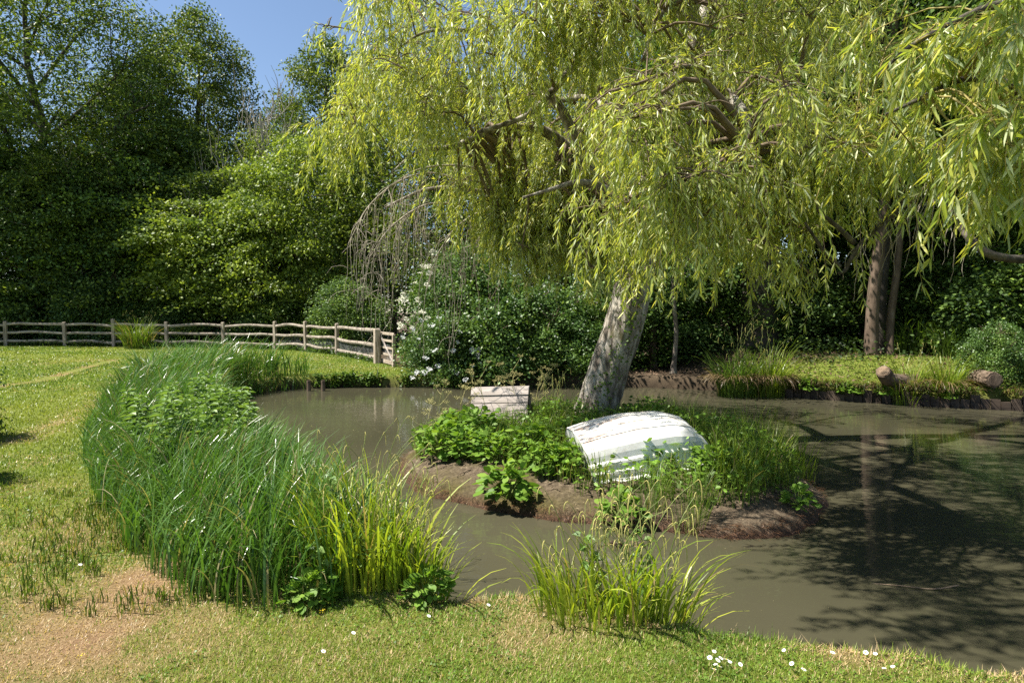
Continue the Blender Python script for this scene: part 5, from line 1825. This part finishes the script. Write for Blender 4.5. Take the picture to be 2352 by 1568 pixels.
# island undergrowth: countless weeds and grasses
def on_isle(n, front=True):
    q = np.stack([RNG.uniform(-1.4, 3.3, n * 4), RNG.uniform(4.9, 10, n * 4)], 1)
    d = -sdf(q, ISLE_S)
    lim = np.where(q[:, 0] < .6, .5 + .2 * np.clip(.6 - q[:, 0], 0, 1), .34)
    lim = np.where(q[:, 1] > 7.2, .18, lim)
    ok = (d > lim + (fbm(q, 2.5, 80, 2) - .5) * .3)
    # not inside the boat or the duck house
    bl = (q - [.73, 6.42]) @ np.array([[math.cos(bang), -math.sin(bang)], [math.sin(bang), math.cos(bang)]])
    ok &= ~((bl[:, 0] > -.08) & (bl[:, 0] < 1.45) & (np.abs(bl[:, 1]) < .6))
    ok &= ~((np.abs(q[:, 0] + .14) < .44) & (np.abs(q[:, 1] - 8.72) < .33))
    return q[ok][:n]
mb = MB()
q = on_isle(7500)
n = len(q)
zz = isle_h(q)
k = RNG.random(n)[:, None]
col = np.array([.08, .15, .02]) * (1 - k) + np.array([.22, .31, .04]) * k
col = np.where((RNG.random(n) < .1)[:, None], np.array([.3, .26, .12]), col)
right = q[:, 0] > 1.9
ribbons(mb, np.concatenate([q, zz[:, None] - .01], 1), RNG.uniform(0, 2 * PI, n), RNG.uniform(.12, .34, n) * np.where(right, 1.9, 1.15), .05, RNG.uniform(.3, 1.4, n), .0065, segs=5, col=col, mi=0)
q = on_isle(8500)
n = len(q)
hh = RNG.uniform(.02, .26, n) * (.6 + .8 * fbm(q, 1.6, 82, 2)) * np.where(q[:, 0] > 1.7, 1.5, 1.1)
P = np.concatenate([q, (isle_h(q) + hh)[:, None]], 1)
D = norm(RNG.normal(size=P.shape) * [1, 1, .4] + [0, 0, .15])
S = norm(np.cross(D, norm(np.array([0, 0, 1.0]) + RNG.normal(size=P.shape) * .5)))
sz = RNG.uniform(.5, 1.3, n)
colw = np.array([.13, .23, .03]) * RNG.uniform(.5, 1.5, (n, 1))
leaves6(mb, P, D, S, .06 * sz, .036 * sz, droop=.25, s1=.35, s2=.7, w2=.8, fold=.2, col=colw)
P2_ = np.stack([P * [1, 1, 0] + np.concatenate([np.zeros((n, 2)), isle_h(q)[:, None] - .01], 1), P], 1)[::2]
tubes(mb, P2_, .0022, .0015, 3, col=np.array([.14, .18, .04]) * np.ones((len(P2_), 1)))
tag(mb.build('island_undergrowth', M['blade']), 'tangle of weeds and grasses covering the island', 'undergrowth', kind='stuff')

# separate tufts on the island
for px, py, n_, H_, sp_, w_, cols_, lab in [
        (1495, 1150, 150, .5, .1, .004, DK, 'thin rush tuft with straight stems in front of the dinghy'),
        (1590, 1165, 170, .52, .12, .004, DK, 'thin rush tuft right of the dinghy front'),
        (1370, 1105, 60, .4, .1, .012, MID, 'sedge tuft at the near corner of the dinghy stern'),
        (1680, 1120, 110, .6, .16, .011, MID, 'broad bladed grass tuft right of the dinghy bow'),
        (1760, 1095, 120, .62, .18, .01, MID, 'tall grass tuft near the right tip of the island'),
        (1830, 1070, 90, .6, .15, .009, MID, 'grass tuft leaning over the water at the right tip'),
        (1740, 1040, 100, .75, .2, .008, MID, 'tall seeding grass at the back right of the island'),
        (1280, 1060, 60, .45, .14, .007, MID, 'grass tuft in the middle of the island')]:
    sedge('grass_tuft', ip(px, py), lab, n_, H_, sp_, 0, cols=cols_, w=w_, th=(.1, .9), cat='grass tuft')
for px, py, lab in [(1300, 985, 'sedge with hanging spikes left of the willow trunk'), (1260, 960, 'grass in flower between duck house and willow trunk'), (1790, 1010, 'flowering sedge at the far right of the island')]:
    q = at(px, py, z=0)
    sedge('flowering_sedge', (q[0], q[1], iz(q[0], q[1])), lab, 60, .5, .15, 7, cols=MID, w=.009, stem_h=(.55, .85))

# dry umbel plants round the duck house
def umbel_plant(seed, H):
    global RNG
    kr = RNG
    RNG = np.random.default_rng(seed)
    s_, h_ = MB(), MB()
    P = spline([(0, 0, -.03), (RNG.normal() * .04, RNG.normal() * .04, H * .5), (RNG.normal() * .1, RNG.normal() * .1, H)], 16)
    tube(s_, P, np.linspace(.005, .0025, 16), 5)
    tips = [P[-1]]
    for k in range(6):
        a0 = P[RNG.integers(6, 15)]
        a = k * 2.4 + RNG.normal() * .4
        e_ = a0 + np.array([math.cos(a) * .17, math.sin(a) * .17, RNG.uniform(.08, .22)]) * RNG.uniform(.6, 1.3)
        q = spline([a0, a0 * .5 + e_ * .5 + [0, 0, -.015], e_], 8)
        tube(s_, q, np.linspace(.003, .0016, 8), 4)
        tips.append(e_)
    for c in tips:
        for r_ in range(9):
            a = r_ * 2 * PI / 9
            e_ = c + np.array([math.cos(a) * .035, math.sin(a) * .035, .03 + RNG.normal() * .006])
            tube(s_, np.array([c, e_]), .001, 3)
            n = 6
            Pq = e_ + RNG.normal(size=(n, 3)) * .007
            D = norm(RNG.normal(size=(n, 3)))
            leaves4(h_, Pq, D, norm(np.cross(D, RNG.normal(size=(n, 3)))), .012, .009, wide=.5)
    RNG = kr
    return [s_.mesh('umbel stem', M['seed']), h_.mesh('umbel heads', M['seed'])]
UV = [umbel_plant(70 + k, h) for k, h in enumerate((.72, .6, .85))]
for k, (px, py, v) in enumerate(((1010, 990, 0), (1060, 975, 1), (1110, 985, 2), (1140, 960, 0), (1180, 975, 2), (1200, 950, 1), (985, 1010, 1), (1230, 965, 0), (1240, 985, 2), (1095, 950, 2), (1165, 945, 0))):
    q = at(px, py, z=0)
    plant_parts('umbel_plant', UV[v], ('stem', 'seed_heads'), (q[0], q[1], iz(q[0], q[1])), 'branching stem with small dry umbel heads beside the duck house', 'wildflower', 'umbel plants round the duck house', RNG.uniform(0, 6), RNG.uniform(.85, 1.15))
# buttercups on the island
mbf = MB(); umbel(mbf, np.zeros(3), .014, 9, np.array([0, 0, 1.0])); mf = mbf.mesh('buttercup flower', M['petal_yellow'])
mbs = MB(); tube(mbs, [(0, 0, -.3), (.005, 0, -.15), (0, 0, 0)], .0015, 3); ms = mbs.mesh('buttercup stem', M['stem'])
for k, (px, py, z_) in enumerate(((1255, 945, .2), (1262, 952, .22), (1275, 940, .2), (1240, 955, .2), (1010, 985, .25), (1000, 972, .25), (1025, 990, .2), (1720, 955, .2), (1735, 948, .2), (1700, 965, .2), (1290, 950, .2), (1755, 985, .2), (1690, 985, .2))):
    q = at(px, py, z=z_)
    plant_parts('buttercup', (mf, ms), ('flower', 'stem'), q, 'yellow buttercup flower on a thin stem among the island weeds', 'flower', 'yellow buttercups on the island', RNG.uniform(0, 6), RNG.uniform(.9, 1.5))

# ------------------------------------------------------------------ small flowers in the lawn
def daisy_mesh():
    mb = MB()
    n = 18
    a = np.arange(n) * 2 * PI / n
    D = np.stack([np.cos(a), np.sin(a), np.full(n, .12)], 1)
    S = np.stack([-np.sin(a), np.cos(a), np.zeros(n)], 1)
    leaves4(mb, D * .003, norm(D), S, .0105, .0042, wide=.65)
    return mb.mesh('daisy petals', M['petal_white'])
def disc_mesh():
    mb = MB()
    a = np.arange(10) * 2 * PI / 10
    top = np.stack([np.cos(a) * .0042, np.sin(a) * .0042, np.full(10, .002)], 1)
    mb.add(np.concatenate([top, [[0, 0, .0045]]]), [[k, (k + 1) % 10, 10] for k in range(10)])
    return mb.mesh('daisy centre', M['petal_yellow'])
def stem_mesh(h):
    mb = MB(); tube(mb, [(0, 0, -h), (.002, 0, -h / 2), (0, 0, 0)], .0011, 4); return mb.mesh('flower stalk', M['stem'])
dm, dc, dst = daisy_mesh(), disc_mesh(), stem_mesh(.05)
for k, (px, py) in enumerate(((1630, 1535), (1643, 1551), (1655, 1536), (1668, 1539), (1676, 1545), (1648, 1541), (1700, 1551), (1652, 1556), (1640, 1562), (1818, 1548), (1845, 1562), (1800, 1516), (1912, 1519), (1988, 1517), (2010, 1520), (2050, 1550), (2030, 1554), (1640, 1520))):
    q = gl3(px, py)
    plant_parts('daisy', (dm, dc, dst), ('petals', 'centre', 'stalk'), (q[0], q[1], q[2] + .042), 'white daisy in the mown lawn at the lower right', 'daisy', 'white daisies in the near lawn', 0, RNG.uniform(.7, .95)).rotation_euler = (RNG.uniform(.1, .5), RNG.uniform(-.3, .3), RNG.uniform(0, 6))
for px, py, lab in ((1122, 1408, 'single daisy left of the near bank sedge'), (743, 1520, 'single daisy low in the middle of the near lawn'), (812, 1473, 'pale daisy in the lawn below the reed bed'), (985, 1435, 'daisy in the lawn below the bright sedge'), (185, 1318, 'daisy at the edge of the cut stubble on the left')):
    q = gl3(px, py)
    plant_parts('daisy', (dm, dc, dst), ('petals', 'centre', 'stalk'), (q[0], q[1], q[2] + .042), lab, 'daisy', None, 0, .85).rotation_euler = (.35, .1, 1)
mb = MB(); umbel(mb, np.zeros(3), .015, 26, np.array([0, -.3, 1.0])); mdn = mb.mesh('dandelion flower', M['petal_yellow'])
dst2 = stem_mesh(.07)
for px, py, lab in ((185, 1533, 'yellow dandelion in the bottom left lawn'), (20, 1320, 'yellow flower at the left edge beside the stubble'), (380, 1112, 'yellow flower at the foot of the reeds'), (545, 1388, 'yellow flower below the reed front'), (740, 1424, 'tiny yellow flower in the near lawn')):
    q = gl3(px, py)
    plant_parts('dandelion', (mdn, dst2), ('flower', 'stalk'), (q[0], q[1], q[2] + .05), lab, 'dandelion', None, 0, 1.0)
mb = MB()
for k in range(46):
    px, py = RNG.uniform(60, 560), RNG.uniform(812, 900)
    q = at(px, py, z=0)
    if sdf(q[None, :2], REED_POLY)[0] > .1:
        umbel(mb, np.array([q[0], q[1], gz(q[0], q[1]) + .07]), .028, 8, np.array([0, -.3, 1.0]))
tag(mb.build('far_dandelions', M['petal_yellow']), 'yellow flecks of dandelions in the far lawn', 'dandelions', kind='stuff')

# ------------------------------------------------------------------ banks
# plants draping the far bank on the left, ground cover below the fence and on the right bank
mb = MB()
bank = np.array([(-5.0, 15.0), (-4.2, 15.22), (-2.6, 15.28), (-2.0, 15.4)])
def scatter_leaves(mb, P, LL, LW, base, var=(.55, 1.4)):
    n = len(P)
    D = norm(RNG.normal(size=P.shape) * [1, 1, .6] + [0, -.3, .1])
    S = norm(np.cross(D, norm(np.array([0, -.3, 1.0]) + RNG.normal(size=P.shape) * .6)))
    sz = RNG.uniform(.5, 1.4, n)
    leaves4(mb, P, D, S, LL * sz, LW * sz, col=np.array(base) * RNG.uniform(var[0], var[1], (n, 1)), wide=.5)
n = 5200
t = RNG.random(n)
c = np.stack([np.interp(t, [0, .25, .85, 1], bank[:, k]) for k in (0, 1)], 1)
keepm = fbm(np.stack([t * 22, t * 0], 1), 1, 90, 2) > RNG.uniform(.3, .6, n)
c = c[keepm]
n = len(c)
P = np.stack([c[:, 0] + RNG.normal(size=n) * .06, c[:, 1] - RNG.uniform(-.1, .1, n), RNG.uniform(-.26, .06, n)], 1)
scatter_leaves(mb, P, .085, .055, (.11, .18, .03))
# weeds at the foot of the fence
for k in range(len(FENCE) - 1):
    a_, b_ = FENCE[k], FENCE[k + 1]
    ln = np.linalg.norm(b_ - a_)
    n = int(ln * 700)
    t = RNG.random(n)
    hmax = .05 + .32 * fbm(np.stack([t * ln * .9 + k * 7, t * 0], 1), 1, 91, 2)
    P = np.stack([a_[0] + (b_[0] - a_[0]) * t + RNG.normal(size=n) * .05, a_[1] + (b_[1] - a_[1]) * t + RNG.uniform(.0, .5, n) - .05, RNG.random(n) * hmax], 1)
    scatter_leaves(mb, P, .09, .05, (.07, .12, .025))
n = 1500
P = np.stack([RNG.uniform(GATE_B[0] + .1, GATE_B[0] + .9, n), GATE_B[1] + RNG.uniform(-.25, .5, n), RNG.random(n) ** 1.3 * .7], 1)
scatter_leaves(mb, P, .06, .03, (.16, .15, .05))
# right bank moss, leaf litter and trailing plants
n = 9000
q = np.stack([RNG.uniform(4.0, 13, n), RNG.uniform(11.4, 17, n)], 1)
s = sdf(q, POND_S)
mossy_ = fbm(q, .8, 93, 3)
ok = (s > .02) & (mossy_ > .38) & (q[:, 0] > 5.6 + fbm(q, 2, 94, 2))
q = q[ok]
P = np.concatenate([q, (ground_h(q) + RNG.uniform(0, .05, len(q)))[:, None]], 1)
scatter_leaves(mb, P, .06, .035, (.15, .18, .03))
n = 9000
q = np.stack([RNG.uniform(2.0, 14, n), RNG.uniform(14.5, 20, n)], 1)
q = q[(sdf(q, POND_S) > 1.6)]
P = np.concatenate([q, (ground_h(q) + RNG.random(len(q)) ** 2 * .4)[:, None]], 1)
scatter_leaves(mb, P, .1, .06, (.045, .08, .02))
tag(mb.build('bank_plants', M['blade']), 'low leafy ground cover along the banks and under the fence', 'ground cover', kind='stuff')
# leaf litter on the shaded bank
n = 5000
q = np.stack([RNG.uniform(2.5, 13, n), RNG.uniform(12, 18, n)], 1)
q = q[(sdf(q, POND_S) > .1)]
P = np.concatenate([q, (ground_h(q) + .015)[:, None]], 1)
mb = MB()
scatter_leaves(mb, P, .07, .035, (1, 1, 1))
tag(mb.build('leaf_litter', M['dead_leaf']), 'dead leaves scattered over the shaded right bank', 'leaf litter', kind='stuff')
for px, py, s, lab in [(1808, 925, 1.25, 'round leaved green clump hanging at the edging beside the big tussocks'), (1890, 930, 1.05, 'green clump hanging over the edging left of the mossy patch'), (1968, 938, 1.0, 'small green clump low on the edging below the mossy patch'), (2120, 938, .8, 'small green clump on the edging under the sedge tussock'), (1935, 922, .6, 'tiny green tuft on the timber edging'), (1912, 925, .7, 'small leafy tuft hanging between two larger clumps on the edging')]:
    q = at(px, py, z=-.1)
    ye = np.interp(q[0], [4.9, 6.5, 8.2, 9.9, 11.2], [14.42, 13.22, 12.17, 11.52, 11.02])
    xe = q[0] * ye / q[1]
    ye = np.interp(xe, [4.9, 6.5, 8.2, 9.9, 11.2], [14.42, 13.22, 12.17, 11.52, 11.02])
    plant_parts('bank_plant', LV[0], ('stems', 'leaves'), (xe, ye + .02, -.14), lab, 'plant', None, RNG.uniform(0, 6), s * .85)
# timber edging boards along the right bank
EDG = [(4.9, 14.42), (6.5, 13.22), (8.2, 12.17), (9.9, 11.52), (11.2, 11.02)]
hang = MB()
n = 4200
tE = RNG.random(n)
eE = np.array(EDG)
uE = np.concatenate([[0], np.cumsum(np.linalg.norm(np.diff(eE, axis=0), axis=1))]); uE /= uE[-1]
cE = np.stack([np.interp(tE, uE, eE[:, 0]), np.interp(tE, uE, eE[:, 1])], 1)
ok = fbm(np.stack([tE * 26, tE * 0], 1), 1, 97, 2) > .3
cE = cE[ok]
n = len(cE)
colE = np.where((RNG.random(n) < .55)[:, None], np.array([.2, .14, .075]) * RNG.uniform(.4, 1.2, (n, 1)), np.array([.12, .2, .03]) * RNG.uniform(.6, 1.3, (n, 1)))
ribbons(hang, np.concatenate([cE + RNG.normal(size=(n, 2)) * .05 + [.03, .08], np.full((n, 1), -.02)], 1), -PI / 2 - .45 + RNG.normal(size=n) * .7, RNG.uniform(.14, .42, n), RNG.uniform(0, .6, n), RNG.uniform(1.6, 2.9, n), .013, segs=5, p=1.2, col=colE)
tag(hang.build('overhanging_grass', M['blade']), 'dry and green grass hanging over the edge of the right bank', 'grass', kind='stuff')
for k in range(len(EDG) - 1):
    a_, b_ = np.array(EDG[k]), np.array(EDG[k + 1])
    mb = MB()
    ln = np.linalg.norm(b_ - a_)
    an = math.atan2(b_[1] - a_[1], b_[0] - a_[0])
    nb = int(ln / .16)
    for q_ in range(nb):
        hh_ = RNG.uniform(.2, .34)
        box(mb, ((q_ + .5) / nb * ln - ln / 2, RNG.normal() * .012, -.36 + hh_ / 2), (ln / nb * .96, .04, hh_), rotx(RNG.normal() * .05) @ roty(RNG.normal() * .04), bev=.006)
    o = mb.build('timber_edging', M['wood_edging'], None, smooth=True)
    o.location = (*(a_ + b_) / 2, 0)
    o.rotation_euler = (0, 0, an)
    tag(o, ('dark timber edging below the big sedge tussocks', 'dark timber edging below the mossy patch', 'dark wet timber edging below the cut log and sedge', 'dark timber edging at the right end of the bank')[k], 'edging')
# stakes on the far left bank
for px, lab in ((710, 'left of two short stakes at the water edge'), (743, 'right of two short stakes at the water edge'), (528, 'short stake half hidden under the far end of the reeds')):
    q = at(px, 897, z=-.3)
    mb = MB()
    tube(mb, [(0, 0, -.3), (.005, 0, .1), (0, .005, .25)], [.05, .05, .046], 12, bump=ridged_bump(int(px), .05, 5))
    o = mb.build('wooden_stake', M['bark_brown'], None, smooth=False)
    o.location = (q[0], q[1] - .03, -.3)
    tag(o, lab, 'stake')
# logs
q = at(2035, 880, z=.12)
lg = empty('cut_log', (q[0], q[1], .12), 'short curved log with a pale sawn end lying on the right bank', 'log')
P = spline([(-.22, -.25, .27), (-.02, -.1, .1), (.25, .05, .04), (.75, .15, .02)], 26)
mb = MB(); tube(mb, P, np.linspace(.125, .15, 26), 32, bump=ridged_bump(5, .14, 9)); mb.build('bark', M['bark_brown'], lg, smooth=False)
d_ = norm(P[0] - P[1]); mb = MB(); tube(mb, np.array([P[0] - d_ * .01, P[0] + d_ * .012]), .112, 22); mb.build('cut_end', M['cut_wood'], lg)
q = at(2270, 880, z=.2)
lg = empty('round_log', (q[0], q[1], .18), 'thick round log end with rough bark at the right end of the bank', 'log')
mb = MB(); tube(mb, spline([(0, -.15, .1), (.05, .1, .1), (.15, .4, .1), (.25, .7, .08)], 24), .125, 40, bump=ridged_bump(6, .25, 10)); mb.build('bark', M['bark_brown'], lg, smooth=False)
mb = MB(); tube(mb, [(-.003, -.165, .1), (0, -.15, .1)], .11, 26); mb.build('cut_end', M['bark_brown'], lg)
q = at(1872, 880, z=.1)
plant_parts('leafy_plant', leafy_meshes(66, .24, .26, 200, .06, .035, 'dark_leaf'), ('stems', 'leaves'), (q[0], q[1], gz(q[0], q[1])), 'dark weedy lump in the middle of the mossy patch', 'plant')
q = at(2165, 860, z=.15)
mb = MB()
tube(mb, [(0, 0, -.2), (0, 0, .1), (0, 0, .3)], [.4, .34, .2], 24, bump=ridged_bump(19, .2, 8))
o = mb.build('mossy_stump', M['willow_bark'], None, smooth=True); o.location = (q[0], q[1], .1); tag(o, 'broad mossy stump behind the sedge on the right bank', 'stump')

# sticks, roots and floating bits
mb = MB()
for k in range(46):
    if k < 30:
        x = RNG.uniform(1.0, 3.0); y = np.interp(x, [1.0, 1.6, 2.3, 2.9], [5.5, 5.3, 5.35, 5.85]) + RNG.uniform(-.12, .3)
    else:
        x = RNG.uniform(-1.0, .8); y = np.interp(x, [-1, 0, .8], [6.7, 5.9, 5.6]) + RNG.uniform(0, .35)
    a = RNG.uniform(0, 2 * PI)
    ln = RNG.uniform(.08, .3)
    pts = []
    for s in np.linspace(0, 1, 7):
        xx, yy = x + math.cos(a) * ln * s + RNG.normal() * .008, y + math.sin(a) * ln * s * .7 + RNG.normal() * .008
        pts.append([xx, yy, max(iz(xx, yy), -.3) + .008 + .02 * math.sin(s * PI) * RNG.random()])
    tube(mb, np.array(pts), np.linspace(.006, .002, 7) * RNG.uniform(.6, 1.4), 5)
tag(mb.build('sticks_and_roots', M['twig_brown']), 'thin dead sticks and roots on the bare mud of the island', 'sticks', kind='stuff')
q = at(1430, 1255, z=-.3)
fb = empty('floating_twig', (q[0], q[1], -.3), 'dead twig with curled leaves floating between the near sedge and the island', 'twig')
mb = MB()
for k in range(7):
    a = RNG.uniform(-.4, .5) + (PI if k % 2 else 0)
    P = spline([(0, 0, .0), (math.cos(a) * .08, math.sin(a) * .06, .03), (math.cos(a) * RNG.uniform(.12, .26), math.sin(a) * .14, RNG.uniform(.01, .1))], 8)
    tube(mb, P, np.linspace(.004, .0015, 8), 4)
mb.build('stems', M['twig_brown'], fb)
mb = MB()
P = RNG.normal(size=(22, 3)) * [.1, .05, .012] + [0, 0, .03]
D = norm(RNG.normal(size=P.shape)); leaves6(mb, P, D, norm(np.cross(D, RNG.normal(size=P.shape))), .05, .025, droop=.4, fold=.3)
mb.build('leaves', M['dead_leaf'], fb)
q = at(2120, 1352, z=-.3)
mb = MB(); tube(mb, spline([(-.35, .12, -.01), (-.15, .03, .012), (.05, -.02, .01), (.22, -.03, .04)], 14), np.linspace(.003, .006, 14), 5)
o = mb.build('floating_stick', M['twig_brown']); o.location = (q[0], q[1], -.3); tag(o, 'thin bare stick floating in the shaded water at the right', 'twig')
n = 900
q = np.stack([RNG.uniform(-6, 11, n * 3), RNG.uniform(3, 15.3, n * 3)], 1)
q = q[(sdf(q, POND_S) < -.15) & (sdf(q, ISLE_S) > .05)][:n]
mb = MB()
P = np.concatenate([q, np.full((len(q), 1), WATER_Z + .004)], 1)
a = RNG.uniform(0, 2 * PI, len(q))
D = np.stack([np.cos(a), np.sin(a), a * 0 + .02], 1)
S = np.stack([-np.sin(a), np.cos(a), a * 0 + .02], 1)
sz = RNG.uniform(.4, 1.4, len(q)) * np.clip(q[:, 1] / 7, .6, 1.8)
leaves4(mb, P, norm(D), norm(S), .016 * sz, .008 * sz, col=np.array([.34, .3, .16]) * RNG.uniform(.6, 1.3, (len(q), 1)))
tag(mb.build('floating_bits', M['blade']), 'tiny catkin bits and leaves floating on the pond', 'floating debris', kind='stuff')
